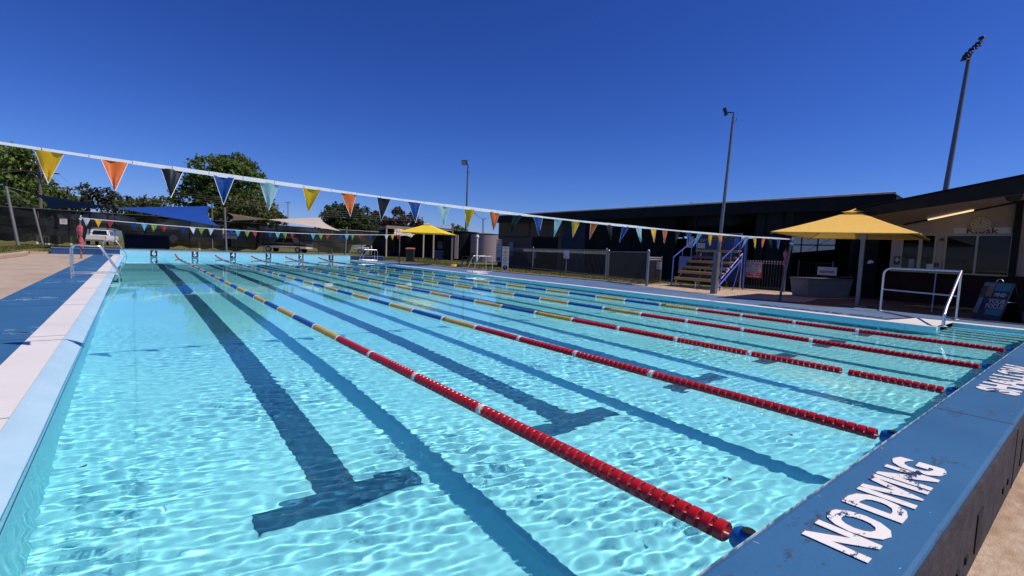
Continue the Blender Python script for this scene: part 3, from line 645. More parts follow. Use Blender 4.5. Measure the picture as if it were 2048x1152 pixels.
b = MB(); b.prism([(FX, -4, fb(-4)), (FX, 4.6, fb(4.6) - .02), (FX, 4.6, ft(4.6)), (FX, -4, ft(-4))], (-.05, 0, 0)); fa = b.build('fascia', M['fascia'], k, world=True)
b = MB(); b.prism([(FX + .002, 4.602, fb(4.6) - .02), (FX + .002, 4.602, ft(4.6)), (26, 4.602, ft(4.6) + .1), (26, 4.602, ft(4.6) - .3)], (0, .05, 0)); b.build('fascia', M['fascia'], k, world=True)
b = MB(); n = 16
for i in range(n):
    y0 = -4 + 8.58 * i / n; y1 = -4 + 8.58 * (i + 1) / n
    b.add([(FX + .003, y0, fb(y0) + .03), (kz - .003, y0, wtop(y0)), (kz - .003, y1 - .008, wtop(y1)), (FX + .003, y1 - .008, fb(y1) + .03), (FX + .003, y0, fb(y0) + .08), (kz - .003, y0, wtop(y0) + .05), (kz - .003, y1 - .008, wtop(y1) + .05), (FX + .003, y1 - .008, fb(y1) + .08)],
          [(0, 1, 2, 3), (7, 6, 5, 4), (0, 4, 5, 1), (1, 5, 6, 2), (2, 6, 7, 3), (3, 7, 4, 0)])
b.build('soffit', M['soffit'], k, world=True)
b = MB(); b.add([(FX - .06, -4, ft(-4) + .01), (27, -4, ft(-4) + .3), (27, 4.68, ft(4.6) + .3), (FX - .06, 4.68, ft(4.6) + .01), (FX - .06, -4, ft(-4) + .04), (27, -4, ft(-4) + .34), (27, 4.68, ft(4.6) + .34), (FX - .06, 4.68, ft(4.6) + .04)], [(3, 2, 1, 0), (4, 5, 6, 7), (0, 1, 5, 4), (1, 2, 6, 5), (2, 3, 7, 6), (3, 0, 4, 7)]); b.build('roof', M['fascia'], k, world=True)
b = MB(); b.prism([(kz - .012, -4, wtop(-4) - .05), (kz - .012, 4.3, wtop(4.3) - .05), (kz - .012, 4.3, wtop(4.3) - .005), (kz - .012, -4, wtop(-4) - .005)], (-.03, 0, 0)); b.build('eave_mould', M['black'], k, world=True)
def win(y0, y1, z0, z1, mulls, nm='window', fr=.045):
    b = MB(); b.bb(kz - .012, kz + .01, y0, y1, z0, z1); g = b.build(nm, M['glass'], k, world=True)
    b = MB(); b.bb(kz - .03, kz + .02, y0 - fr, y0, z0 - fr, z1 + fr); b.bb(kz - .03, kz + .02, y1, y1 + fr, z0 - fr, z1 + fr); b.bb(kz - .03, kz + .02, y0, y1, z1, z1 + fr); b.bb(kz - .03, kz + .02, y0, y1, z0 - fr, z0)
    for q in mulls: b.bb(kz - .028, kz - .014, q - .025, q + .025, z0, z1)
    b.build('frame', M['trim'], g, world=True); return g
win(1.90, 3.22, 1.02, 2.10, [2.57]); win(3.50, 3.78, 1.05, 2.11, []); win(3.87, 4.25, 1.05, 2.09, [])
b = MB(); b.bb(kz - .30, kz - .021, 3.55, 4.45, .985, 1.02); b.bb(kz - .30, kz - .021, 2.75, 3.52, .975, 1.01); b.build('counter', M['trim'], k, world=True, bevel=.005)
b = MB(); b.bar((kz - .08, 1.80, 0), (kz - .08, 1.80, wtop(1.8) - .02), .14, .14); b.build('column', M['fascia'], k, world=True)
b = MB(); b.bar((kz - .5, 3.65, wtop(3.65) - .01), (kz - .5, 2.62, wtop(2.62) - .01), .12, .06); lf = b.build('strip_light', M['lightwhite'], k, world=True)
ml, N, L, pb = nodes('lit_tube'); pb.inputs['Emission Color'].default_value = (1, .72, .42, 1); pb.inputs['Emission Strength'].default_value = 1.1; pb.inputs['Base Color'].default_value = (.8, .7, .55, 1)
b = MB(); b.tube([(kz - .5, 3.62, wtop(3.65) - .075), (kz - .5, 2.65, wtop(2.62) - .075)], .022, 8); b.build('tube', ml, lf, world=True)
b = MB(); b.bb(kz - .05, kz, 3.30, 3.38, 1.95, 2.03); b.build('camera', M['fitting'], k, world=True)
# things hung on the kiosk
t = thing('wall_clock', 'round white clock hung over the kiosk sign', 'clock', (kz - .06, 2.53, 2.42)); X90 = Matrix.Rotation(R_(-90), 3, 'Y')
b = MB(); b.lathe([(.205, 0), (.215, .02), (.205, .04), (.19, .042)], 32, (0, 0, 0), X90); b.build('case', M['trim'], t, smooth=40)
b = MB(); b.lathe([(.19, .034), (.0, .0341)], 32, (0, 0, 0), X90); b.build('dial', M['lightwhite'], t)
b = MB()
for h in range(12):
    a = R_(30 * h); b.box((-.045, -.155 * math.sin(a), .155 * math.cos(a)), (.004, .012, .04), rot=Matrix.Rotation(a, 3, 'X'))
b.build('hour_mark', M['fascia'], t)
for a, l, wd in ((R_(-78), .15, .014), (R_(-8), .10, .016)):
    b = MB(); b.bar((-.05, 0, 0), (-.05, -math.sin(a) * l, math.cos(a) * l), wd, .003); b.build('hand', M['black'], t)
M['kred'] = pmat('dark_red_lettering', (.12, .008, .012), None, rough=.5)
def board(name, label, cat, c, wd, h, rz, mat, lines, thick=.02, frame=None, group=None):    # flat sign; lines: (text, u, v, size, material, xs)
    t = thing(name, label, cat, c, rz, group); b = MB(); b.bb(-wd / 2, wd / 2, 0, thick, -h / 2, h / 2); bd = b.build('board', mat, t)
    for tx, u, v, sz, mt, xs in lines:
        b = MB(); b.text(tx, Matrix.Translation((u, -.003, v)) @ Matrix.Rotation(R_(90), 4, 'X'), sz, .0015, .006 * sz / .1 * .3, xs); b.build('lettering', mt, bd)
    if frame:
        b = MB(); e = .012
        b.bb(-wd / 2 - e, wd / 2 + e, -.004, thick, h / 2, h / 2 + e); b.bb(-wd / 2 - e, wd / 2 + e, -.004, thick, -h / 2 - e, -h / 2); b.bb(-wd / 2 - e, -wd / 2, -.004, thick, -h / 2, h / 2); b.bb(wd / 2, wd / 2 + e, -.004, thick, -h / 2, h / 2); b.build('frame', frame, t)
    return t
W90 = R_(-90)     # board facing -x
board('sign_board', 'white board reading Kiosk in dark red letters under the clock', 'sign', (kz - .035, 2.50, 2.25), 1.18, .17, W90, M['lightwhite'], [('Kiosk', 0, -.01, .23, M['kred'], 1.25)])
M['darkgreen'] = pmat('first_aid_green', (.01, .035, .03), None, rough=.4)
t = board('sign', 'small dark sign with a white cross by the serving window', 'sign', (kz - .03, 4.36, 1.33), .17, .26, W90, M['darkgreen'], [])
b = MB(); b.bb(-.02, .02, -.004, -.001, -.05, .09); b.bb(-.06, .06, -.0045, -.001, .0, .04); b.build('cross', M['lightwhite'], t)
board('notice', 'cream notice with a dark figure beside the kiosk window', 'notice', (kz - .035, 3.40, 1.20), .2, .26, W90, M['cream'], [('8', 0, .02, .2, M['black'], 1.2)])
board('notice', 'pale green paper notice inside the serving window', 'notice', (kz - .03, 4.0, 1.25), .14, .28, W90, pmat('pale_green_paper', (.16, .22, .20), (.3, .34, .32), 30, .6), [('V', 0, .05, .12, M['lightwhite'], 1)])
board('notice', 'plain pale card propped at the foot of the narrow window', 'notice', (kz - .045, 3.55, 1.15), .16, .2, W90, M['lightwhite'], [])
t = thing('floodlight', 'round black floodlight under the kiosk eave', 'light', (16.6, 1.70, 2.93)); b = MB(); b.lathe([(.03, .12), (.11, .08), (.15, 0), (.15, -.03), (.02, -.03)], 18, (0, 0, 0), Matrix.Rotation(R_(100), 3, 'Y')); b.build('housing', M['fitting'], t, smooth=40); b = MB(); b.bar((.05, -.3, .08), (.02, 0, .05), .05, .05); b.build('bracket', M['fitting'], t)
# ------------------------------------------------------------------ long shed
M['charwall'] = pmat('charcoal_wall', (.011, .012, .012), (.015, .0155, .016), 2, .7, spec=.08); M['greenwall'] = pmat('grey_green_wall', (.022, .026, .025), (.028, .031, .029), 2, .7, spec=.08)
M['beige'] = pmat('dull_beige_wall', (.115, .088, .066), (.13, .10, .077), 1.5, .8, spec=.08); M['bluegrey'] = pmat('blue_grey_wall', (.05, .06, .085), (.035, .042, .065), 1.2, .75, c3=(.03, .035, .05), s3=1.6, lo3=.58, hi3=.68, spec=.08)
M['roofdark'] = pmat('dark_roof', (.013, .013, .0135), (.018, .018, .019), 3, .5, spec=.08); M['ridge'] = pmat('pale_roof_capping', (.62, .60, .58), (.5, .48, .46), 4, .5)
s = thing('clubhouse', 'long dark shed with open front and pale edged flat roof', 'building', (25, 16, 0)); RX = 20.5
b = MB(); b.add([(RX, 4.95, 3.56), (29.15, 4.95, 3.1), (29.15, 28.4, 3.1), (RX, 28.4, 3.56), (RX, 4.95, 3.62), (29.15, 4.95, 3.16), (29.15, 28.4, 3.16), (RX, 28.4, 3.62)], [(3, 2, 1, 0), (4, 5, 6, 7), (0, 1, 5, 4), (1, 2, 6, 5), (2, 3, 7, 6), (3, 0, 4, 7)]); rf = b.build('roof', M['roofdark'], s, world=True)
b = MB(); b.tube([(RX - .03, 4.9, 3.655), (RX - .03, 28.45, 3.655)], .042, 10); b.build('capping', M['ridge'], rf, world=True)
b = MB(); b.bb(RX - .05, RX - .003, 4.95, 28.4, 3.12, 3.615); b.build('fascia', M['roofdark'], s, world=True)
b = MB(); b.prism([(RX, 4.947, 3.12), (RX, 4.947, 3.6), (29, 4.947, 3.12), (29, 4.947, 2.85)], (0, -.04, 0)); b.build('fascia', M['roofdark'], s, world=True)
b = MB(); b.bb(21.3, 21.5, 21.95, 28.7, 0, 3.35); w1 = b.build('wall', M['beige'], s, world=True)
b = MB(); b.bb(21.27, 21.298, 21.96, 28.69, 2.14, 2.19); b.bb(21.27, 21.298, 25.13, 25.19, 2.19, 3.28); b.build('wall_trim', M['fascia'], w1, world=True)
b = MB(); b.bb(21.28, 21.297, 22.3, 24.8, 0, 2.12); b.build('door', M['charwall'], s, world=True)
b = MB(); b.bb(21.26, 21.297, 26.9, 27.9, 3.2, 3.25); b.build('batten_light', M['lightwhite'], s, world=True)
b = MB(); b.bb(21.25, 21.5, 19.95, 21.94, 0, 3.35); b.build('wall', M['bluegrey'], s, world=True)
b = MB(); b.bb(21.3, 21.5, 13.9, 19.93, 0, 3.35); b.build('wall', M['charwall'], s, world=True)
b = MB()
for y in (15.2, 16.6, 18.2): b.bb(21.26, 21.299, y, y + .05, 0, 3.3)
b.build('wall_batten', M['black'], s, world=True)
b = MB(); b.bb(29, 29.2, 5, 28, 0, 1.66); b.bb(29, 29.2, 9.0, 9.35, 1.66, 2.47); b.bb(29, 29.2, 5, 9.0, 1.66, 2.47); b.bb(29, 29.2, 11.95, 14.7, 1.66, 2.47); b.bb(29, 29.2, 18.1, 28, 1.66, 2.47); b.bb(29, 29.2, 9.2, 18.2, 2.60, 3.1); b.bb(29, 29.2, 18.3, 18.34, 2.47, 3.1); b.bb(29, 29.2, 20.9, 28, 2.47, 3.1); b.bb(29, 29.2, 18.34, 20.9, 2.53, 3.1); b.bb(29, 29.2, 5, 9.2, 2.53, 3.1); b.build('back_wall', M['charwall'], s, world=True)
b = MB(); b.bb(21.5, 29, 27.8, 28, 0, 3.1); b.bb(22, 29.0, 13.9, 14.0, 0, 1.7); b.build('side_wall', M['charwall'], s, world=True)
ms, N, L, pb = nodes('translucent_sheet'); tr = N.new('ShaderNodeBsdfTranslucent'); tr.inputs[0].default_value = (.42, .50, .62, 1); mx = N.new('ShaderNodeMixShader'); mx.inputs[0].default_value = .8
wv = N.new('ShaderNodeTexWave'); wv.inputs['Scale'].default_value = 6; wv.bands_direction = 'Y'; tc = N.new('ShaderNodeTexCoord'); L.new(tc.outputs['Object'], wv.inputs[0]); rr = N.new('ShaderNodeValToRGB'); rr.color_ramp.elements[0].color = (.22, .27, .35, 1); rr.color_ramp.elements[1].color = (.50, .58, .70, 1); L.new(wv.outputs[0], rr.inputs[0]); L.new(rr.outputs[0], tr.inputs[0])
pb.inputs['Base Color'].default_value = (.3, .35, .42, 1); L.new(pb.outputs[0], mx.inputs[1]); L.new(tr.outputs[0], mx.inputs[2]); L.new(mx.outputs[0], N['Material Output'].inputs[0])
for y0, y1 in ((9.35, 11.95), (14.7, 18.1)): b = MB(); b.prism([(29.21, y0, 1.5), (29.21, y1, 1.5), (29.21, y1, 2.62), (29.21, y0, 2.62)], (.01, 0, 0)); b.build('translucent_panel', ms, s, world=True)
b = MB(); b.prism([(29.0, 9.35, 1.92), (29.0, 11.95, 1.62), (29.0, 11.95, 1.5), (29.0, 9.35, 1.5)], (.1, 0, 0)); b.bb(28.95, 29.0, 9.35, 11.95, 2.10, 2.16)
for y in (10.15, 10.95, 11.6): b.bar((28.97, y, 1.6), (28.97, y, 2.6), .05, .06)
b.bar((28.96, 11.95, 2.3), (28.96, 11.0, 1.6), .02, .02); b.bar((28.96, 9.4, 2.55), (28.96, 10.6, 1.85), .02, .02); b.bar((28.96, 17.9, 2.5), (28.96, 17.0, 1.7), .02, .03); b.build('brace', M['black'], s, world=True)
b = MB(); b.bb(20.9, 21.0, 8.25, 9.75, 0, 3.3); b.build('partition', M['greenwall'], s, world=True)
b = MB(); b.bb(20.86, 20.898, 8.6, 8.68, 0, 3.3); b.bb(20.86, 20.898, 9.3, 9.36, 0, 3.3); b.build('wall_batten', M['charwall'], s, world=True)
for y in (6.2, 12.6): b = MB(); b.bar((21, y, 0), (21, y, 3.3), .1, .1); b.build('roof_post', M['fascia'], s, world=True)
b = MB(); b.bb(23.5, 23.6, 5.6, 7.0, .9, 2.5); b.build('hanging_screen', M['greenwall'], s, world=True)
for y, xo in ((12.6, 21.2), (6.8, 22.5)):   # small roof gear
    t = thing('roof_vent', 'small dark vent standing on the clubhouse roof edge' if y > 10 else 'small dark box on the clubhouse roof near its right end', 'vent', (xo, y, 3.62)); b = MB(); b.bb(-.15, .15, -.02, .5, -.02, .04); b.bb(-.1, .1, 0, .2, .04, .16); b.build('box', M['navy'], t); b = MB(); b.bar((0, .2, .12), (0, .5, .18), .05, .05); b.build('arm', M['navy'], t)
# ------------------------------------------------------------------ grandstand
g = thing('grandstand', 'small tiered grandstand with timber planks and blue rails', 'grandstand', (16.6, 9.6, ZD))
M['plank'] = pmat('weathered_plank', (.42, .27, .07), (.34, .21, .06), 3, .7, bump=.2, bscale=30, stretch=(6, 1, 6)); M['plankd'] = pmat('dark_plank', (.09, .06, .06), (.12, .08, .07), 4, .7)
M['bluerail'] = pmat('blue_painted_tube', (.09, .12, .50), (.12, .15, .52), 6, .35, spec=.5); M['bluepanel'] = pmat('blue_panel', (.012, .03, .14), (.018, .04, .17), 3, .5)
ya, yb = 10.28, 8.6
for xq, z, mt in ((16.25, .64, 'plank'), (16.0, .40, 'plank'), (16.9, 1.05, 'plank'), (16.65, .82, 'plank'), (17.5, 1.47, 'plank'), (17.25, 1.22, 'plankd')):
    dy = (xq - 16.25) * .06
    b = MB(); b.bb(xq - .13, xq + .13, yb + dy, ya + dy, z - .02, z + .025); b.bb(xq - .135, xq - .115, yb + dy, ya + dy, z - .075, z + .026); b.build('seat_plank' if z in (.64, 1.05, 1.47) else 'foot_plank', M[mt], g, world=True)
b = MB()
for xq, z0, z1 in ((16.42, .42, .62), (17.07, .84, 1.02), (17.66, 1.24, 1.44)): b.bb(xq, xq + .012, yb, ya, z0, z1)
b.bb(17.9, 17.93, yb, ya, .3, 1.9); b.build('riser_panel', M['bluepanel'], g, world=True)
for y in (ya - .02, 9.45, yb + .02):
    b = MB(); b.tube([(15.95, y, .3), (17.6, y, 1.38)], .022, 6); b.tube([(16.0, y, .0), (16.0, y, .36)], .02, 6); b.tube([(17.6, y, 0), (17.6, y, 1.4)], .02, 6); b.tube([(16.0, y, .05), (17.6, y, .05)], .018, 6); b.tube([(16.0, y, .3), (16.5, y, .05)], .015, 6); b.build('support_frame', M['steel'], g, world=True)
b = MB(); b.bb(16.2, 17.6, ya + .03, ya + .045, .35, 1.2); b.build('side_panel', M['bluepanel'], g, world=True)
for y0, nm in ((ya + .1, 0), (yb - .12, 1)):
    b = MB(); b.tube([(15.9, y0, 0), (15.92, y0, 1.15), (17.5, y0, 2.0), (17.55, y0, 0)], .024, 8); b.tube([(16.5, y0, .6), (16.5, y0, 1.44)], .016, 6); b.tube([(17.1, y0, .9), (17.1, y0, 1.77)], .016, 6); b.build('hand_rail', M['bluerail'], g, world=True, smooth=40)
b = MB(); b.tube([(15.1, yb - .32, .02), (17.0, yb - .25, 1.15)], .026, 8); b.tube([(17.0, yb - .25, 1.15), (16.5, yb - .25, 0)], .016, 6); b.tube([(16.0, yb - .25, .4), (16.0, yb - .25, .85), (16.6, yb - .25, .86)], .016, 6); b.build('stair_stringer', M['bluerail'], g, world=True)
M['gold'] = pmat('gold_lettering', (.55, .36, .05), None, rough=.5)
board('club_sign', 'navy board reading MANSFIELD SWIMMING CLUB behind the grandstand', 'sign', (19.3, 10.5, 2.01), 1.92, .40, W90, M['navyplate'], [('MANSFIELD', .1, .085, .185, M['gold'], 1.2), ('SWIMMING CLUB', 0, -.09, .185, M['gold'], 1.15)], frame=M['lightwhite'])
b = MB(); b.bar((19.34, 10.5, 0), (19.34, 10.5, 1.9), .07, .07); o = b.build('sign_post', M['charwall']); tag(o, 'dark post holding up the navy swimming club board', 'post')
# ------------------------------------------------------------------ pool fences
M['fencegrey'] = pmat('grey_fence_steel', (.20, .20, .21), (.26, .26, .27), 9, .45, metal=.4); M['fenceblack'] = pmat('black_fence_steel', (.02, .02, .022), (.03, .03, .03), 9, .45)
M['fencetip'] = pmat('pale_fence_top', (.55, .53, .50), (.45, .43, .41), 9, .5)
def picket_fence(label, pts, h, mat, topmat, posts_r=.035, pitch=.11, mesh=False, post_h=None, drop=0):
    t = thing('pool_fence', label, 'fence', (*pts[0], ZD)); P = [Vector((x, y, ZD)) for x, y in pts]
    for i, p in enumerate(P):
        b = MB(); b.tube([p, p + Vector((0, 0, (post_h or h) + .04))], posts_r, 8); b.lathe([(posts_r * 1.1, 0), (posts_r * .7, .04), (0.004, .055)], 8, p + Vector((0, 0, (post_h or h) + .04))); b.build('fence_post', M['fencegrey'], t, world=True, smooth=40)
    for a, c in zip(P, P[1:]):
        L = (c - a).length; d = (c - a) / L; up = Vector((0, 0, 1))
        b = MB(); b.bar(a + up * (h - .01), c + up * (h - .01), .04, .035); b.bar(a + up * .12, c + up * .12, .03, .03)
        if mesh: b.bar(a + up * (h - .20), c + up * (h - .20), .025, .02)
        b.build('rail', topmat, t, world=True)
        b = MB(); n = int(L / pitch)
        for k_ in range(1, n): q = a + d * (k_ * pitch); b.bar(q + up * .06, q + up * (h - .03 if not mesh else h - .2), .014, .014)
        b.build('pickets', mat, t, world=True)
        if mesh:
            b = MB(); n2 = int(L / .07)
            for k_ in range(n2): q = a + d * (k_ * .07); r2 = a + d * ((k_ + 1) * .07); b.bar(q + up * (h - .19), r2 + up * (h - .03), .006, .006); b.bar(q + up * (h - .03), r2 + up * (h - .19), .006, .006)
            b.build('loop_top', topmat, t, world=True)
    return t
picket_fence('grey steel pool fence in front of the beige and blue grey walls', [(20.3, 26.6), (18.9, 21.9), (16.95, 14.52)], 1.30, M['fenceblack'], M['fencegrey'], mesh=True)
picket_fence('dark gate panel between the two thick fence posts', [(16.9, 14.35), (14.7, 10.62)], 1.24, M['fenceblack'], M['fencegrey'], posts_r=.05, pitch=.10)
def tipped(label, pts, h):
    t = picket_fence(label, pts, h, M['fenceblack'], M['fenceblack'], posts_r=.025, pitch=.10); P = [Vector((x, y, ZD)) for x, y in pts]
    for a, c in zip(P, P[1:]):
        L = (c - a).length; d = (c - a) / L; b = MB()
        for k_ in range(1, int(L / .10)): q = a + d * k_ * .1; b.bar(q + Vector((0, 0, h - .07)), q + Vector((0, 0, h + .05)), .03, .02)
        b.build('picket_tips', M['fencetip'], t, world=True)
tipped('black picket fence with pale tips left of the grandstand', [(14.85, 10.75), (17.4, 11.9)], 1.02)
tipped('black picket fence with pale tips right of the grandstand', [(18.3, 9.5), (18.15, 7.3)], 1.05)
picket_fence('plain black gate in the shade behind the near flag post', [(21.6, 8.2), (21.4, 6.9)], 1.1, M['fenceblack'], M['fenceblack'], posts_r=.03)
M['signwhite'] = pmat('white_sign_face', (.56, .55, .56), (.5, .49, .5), 8, .5); M['signred'] = pmat('red_sign_face', (.45, .02, .03), None, rough=.4); M['signink'] = pmat('dark_sign_ink', (.05, .01, .03), None, rough=.5); M['yelsign'] = pmat('yellow_sign', (.65, .45, .03), None, rough=.4)
t = board('pool_sign', 'white and red TODDLERS POOL ONLY sign hung on the pale tipped fence', 'sign', (18.12, 8.42, .80), .60, .58, W90, M['signwhite'],
          [('TODDLERS', 0, .215, .095, M['signink'], 1.1), ('POOL ONLY', 0, .125, .095, M['signink'], 1.1), ('Children must be', 0, .05, .05, M['signink'], 1.1), ('fully supervised by', 0, 0, .05, M['signink'], 1.0), ('an adult at all times', 0, -.05, .05, M['signink'], 1.0)], frame=M['signred'])
b = MB(); b.bb(-.298, .298, -.003, -.0005, -.288, -.095); rp = b.build('red_panel', M['signred'], t)
for tx, v in (('No Towels on', -.15), ('Fence Please', -.235)): b = MB(); b.text(tx, Matrix.Translation((0, -.006, v)) @ Matrix.Rotation(R_(90), 4, 'X'), .085, .0015, .004, 1.1); b.build('lettering', M['signwhite'], rp)
board('notice', 'blank pale notice with a torn corner tied to the pale tipped fence', 'notice', (16.35, 11.3, .80), .36, .30, R_(-118), M['signwhite'], [])
def picto(b, kind, u, v, r, ring=None, figure=None):    # simple safety pictograms drawn as thin solids
    T = lambda x, z: (u + x * r, -.004, v + z * r)
    f = figure
    f.box(T(.05, .52), (.22 * r, .003, .22 * r), rot=Matrix.Rotation(.78, 3, 'Y'))
    for (x0, z0), (x1, z1) in {'run': [((0, .4), (-.1, -.1)), ((-.1, -.1), (.3, -.35)), ((.3, -.35), (.15, -.65)), ((-.1, -.1), (-.35, -.3)), ((-.35, -.3), (-.6, -.25)), ((0, .35), (.4, .15)), ((0, .35), (-.35, .15))],
                               'dive': [((-.1, .35), (.15, 0)), ((.15, 0), (.2, -.5)), ((.15, 0), (-.2, -.4)), ((-.1, .3), (-.4, .0))], 'swim': [((-.5, -.1), (.3, .15)), ((-.6, -.4), (.6, -.4)), ((.3, .15), (.5, -.1))]}[kind]:
        f.bar(T(x0, z0), T(x1, z1), .17 * r, .003)
def disc(b, u, v, r0, r1, y=-.002, n=28):
    o = len(b.v)
    for k_ in range(n):
        a = 2 * math.pi * k_ / n; b.v.append((u + r1 * math.cos(a), y, v + r1 * math.sin(a))); b.v.append((u + r0 * math.cos(a), y, v + r0 * math.sin(a)))
    for k_ in range(n): q = o + 2 * k_; r_ = o + 2 * ((k_ + 1) % n); b.f.append((q, r_, r_ + 1, q + 1))
    return b
def safety(label, c, rz, w_, h):
    t = board('safety_sign', label, 'sign', c, w_, h, rz, M['signwhite'], [('WARNING', 0, h * .44, .055, M['signink'], 1.1)])
    b = MB(); b.box((0, -.0025, h * .29), (.2, .003, .2), rot=Matrix.Rotation(.785, 3, 'Y')); b.build('yellow_diamond', M['yelsign'], t)
    b = MB(); picto(None, 'swim', 0, h * .29, .08, figure=b); b.build('pictogram', M['black'], t)
    b = MB(); disc(b, 0, -.03 * h, .095, .115); b.bar((-.08, -.0025, -.03 * h - .08), (.08, -.0025, -.03 * h + .08), .02, .002); b.build('ban_ring', M['signink'], t)
    b = MB(); picto(None, 'dive', 0, -.03 * h, .09, figure=b); b.build('pictogram', M['black'], t)
    b = MB(); disc(b, 0, -h * .36, 0.0, .13); dk = b.build('dark_disc', M['navyplate'], t)
    b = MB(); picto(None, 'dive', 0, -h * .36, .10, figure=b); b.build('pictogram', M['signwhite'], dk)
    for tx, v in (('DEEP WATER', h * .13), ('NO DIVING', -h * .19)): b = MB(); b.text(tx, Matrix.Translation((0, -.004, v)) @ Matrix.Rotation(R_(90), 4, 'X'), .05, .001, .001); b.build('lettering', M['signink'], t)
    return t
safety('tall white safety sign with pictograms standing at the kerb', (15.55, 20.25, .72), R_(-40), .36, 1.30)
safety('tall white safety sign behind and left of the one at the kerb', (19.6, 26.3, 1.15), R_(-40), .38, 1.55)
for p, lb in (((15.66, 20.38), 'dark post behind the tall safety sign at the kerb'), ((19.75, 26.45), 'dark post behind the rear safety sign')):
    b = MB(); b.bar((*p, 0), (*p, 1.4), .06, .06); tag(b.build('sign_post', M['charwall']), lb, 'post')
t = board('safety_sign', 'white no running sign on a thin post at the kerb', 'sign', (15.72, 15.85, 1.08), .26, .36, R_(-44), M['signwhite'], [('NO RUNNING', 0, -.15, .035, M['signink'], 1)])
b = MB(); disc(b, 0, .02, .105, .12); b.build('ban_ring', M['signink'], t); b = MB(); picto(None, 'run', 0, .02, .10, figure=b); b.build('pictogram', M['black'], t)
b = MB(); b.tube([(.0, .035, -1.02), (0, .035, .2)], .02, 8); b.build('pole', M['polep'], t)
for lb, c, w_, h in (('white notice hung on the beige wall behind the fence', (21.2, 27.0, 1.3), .5, .95), ('small blue white notice low on the beige wall', (21.2, 24.4, 1.0), .35, .55)): board('notice', lb, 'notice', c, w_, h, W90, pmat('faded_notice', (.26, .27, .32), (.16, .17, .22), 9, .6), [])
# ------------------------------------------------------------------ forecourt things
t = thing('storage_tub', 'long pale grey tub on the paving in front of the dark counter', 'tub', (17.4, 5.66, ZD), math.atan2(-.73, 1.52))
b = MB(); b.add([(-.78, 0, 0), (.78, 0, 0), (.80, .62, 0), (-.80, .62, 0), (-.86, -.04, .56), (.86, -.04, .56), (.88, .68, .56), (-.88, .68, .56)], [(3, 2, 1, 0), (4, 5, 6, 7), (0, 1, 5, 4), (1, 2, 6, 5), (2, 3, 7, 6), (3, 0, 4, 7)]); b.build('body', pmat('grey_tub', (.15, .145, .145), (.18, .175, .17), 4, .6), t, bevel=.03); b = MB(); b.bb(-.89, .89, -.06, .70, .561, .60); b.build('lid', pmat('grey_tub_lid', (.13, .125, .12), None), t, bevel=.015)
t = thing('counter', 'dark counter standing behind the grey tub', 'counter', (19.9, 6.5, 0)); b = MB(); b.bb(-.3, .4, -.9, .6, 0, .66); b.build('cabinet', M['charwall'], t); b = MB(); b.bb(-.35, .45, -.95, .65, .662, .69); b.build('top', M['fascia'], t)
board('sign_board', 'small pale board with a row of dark letters on the counter', 'sign', (19.62, 6.5, .87), .62, .30, W90, M['signwhite'], [('ooooo', 0, -.01, .17, M['charwall'], 1)], frame=M['fascia'])
t = thing('sandwich_board', 'teal and navy folding sign reading YOUR FOCUS under the kiosk roof', 'sign', (14.6, 1.55, ZD - .01), R_(-128)); M['teal'] = pmat('teal_print', (.018, .14, .155), (.024, .16, .18), 8, .5); M['tealp'] = pmat('pale_teal_print', (.10, .19, .195), (.08, .15, .165), 8, .5); M['navyp'] = pmat('navy_print', (.008, .014, .035), None, rough=.5); M['skin'] = pmat('tan_print', (.24, .11, .08), (.2, .08, .06), 12, .5); M['mag'] = pmat('magenta_print', (.16, .02, .07), None, rough=.5)
M['greyprint'] = pmat('grey_print', (.30, .29, .32), None, rough=.5); ANG = R_(17); H_ = .86; w_ = .62
for sgn in (1, -1):
    Mx = Matrix.Translation((0, 0, H_ * math.cos(ANG))) @ Matrix.Rotation((0 if sgn == 1 else math.pi), 4, 'Z') @ Matrix.Rotation(-ANG, 4, 'X')
    def pl_(b, x0, x1, z0, z1, d=0): b.add([Mx @ Vector(v) for v in [(x0, -d - .012, z0), (x1, -d - .012, z0), (x1, -d - .012, z1), (x0, -d - .012, z1), (x0, .012 - d, z0), (x1, .012 - d, z0), (x1, .012 - d, z1), (x0, .012 - d, z1)]], [(0, 1, 2, 3), (7, 6, 5, 4), (0, 4, 5, 1), (1, 5, 6, 2), (2, 6, 7, 3), (3, 7, 4, 0)]); return b
    panel = pl_(MB(), -w_ / 2, w_ / 2, -H_, 0).build('panel', M['fitting'] if sgn == 1 else M['charwall'], t)
    if sgn == 1:
        for nm, mt, x0, x1, z0, z1 in (('teal_print', 'teal', -.03, .29, -.19, -.02), ('teal_print', 'tealp', -.29, -.2, -.72, -.36), ('navy_print', 'navyp', -.29, .29, -.84, -.74), ('navy_print', 'navyp', -.19, -.04, -.72, -.32), ('teal_print', 'teal', -.06, .29, -.73, -.60), ('navy_print', 'navyp', -.03, .29, -.36, -.2), ('teal_print', 'tealp', -.29, -.05, -.1, -.02), ('figure_print', 'skin', -.18, -.05, -.34, -.1), ('magenta_print', 'mag', -.2, -.12, -.62, -.45)):
            pl_(MB(), x0, x1, z0, z1, .003).build(nm, M[mt], panel)
        for tx, x, z, s_, xs_2 in (('FIND', .13, -.28, .10, 1.1), ('YOUR', .12, -.43, .13, 1.0), ('FOCUS', .11, -.54, .13, .92)):
            b = MB(); b.text(tx, Mx @ Matrix.Translation((x, -.0175, z)) @ Matrix.Rotation(R_(90), 4, 'X'), s_, .001, .006, xs_2); b.build('lettering', M['greyprint'], panel)
b = MB(); b.tube(arc((0, 0, H_ * math.cos(ANG)), (1, 0, 0), (0, 0, 1), .07, 10, 170, 8), .008, 6); b.build('handle', M['steel'], t)
b = MB(); b.tube([(.29, -.12, .42), (.29, .12, .42)], .007, 6); b.build('stay', M['steel'], t)
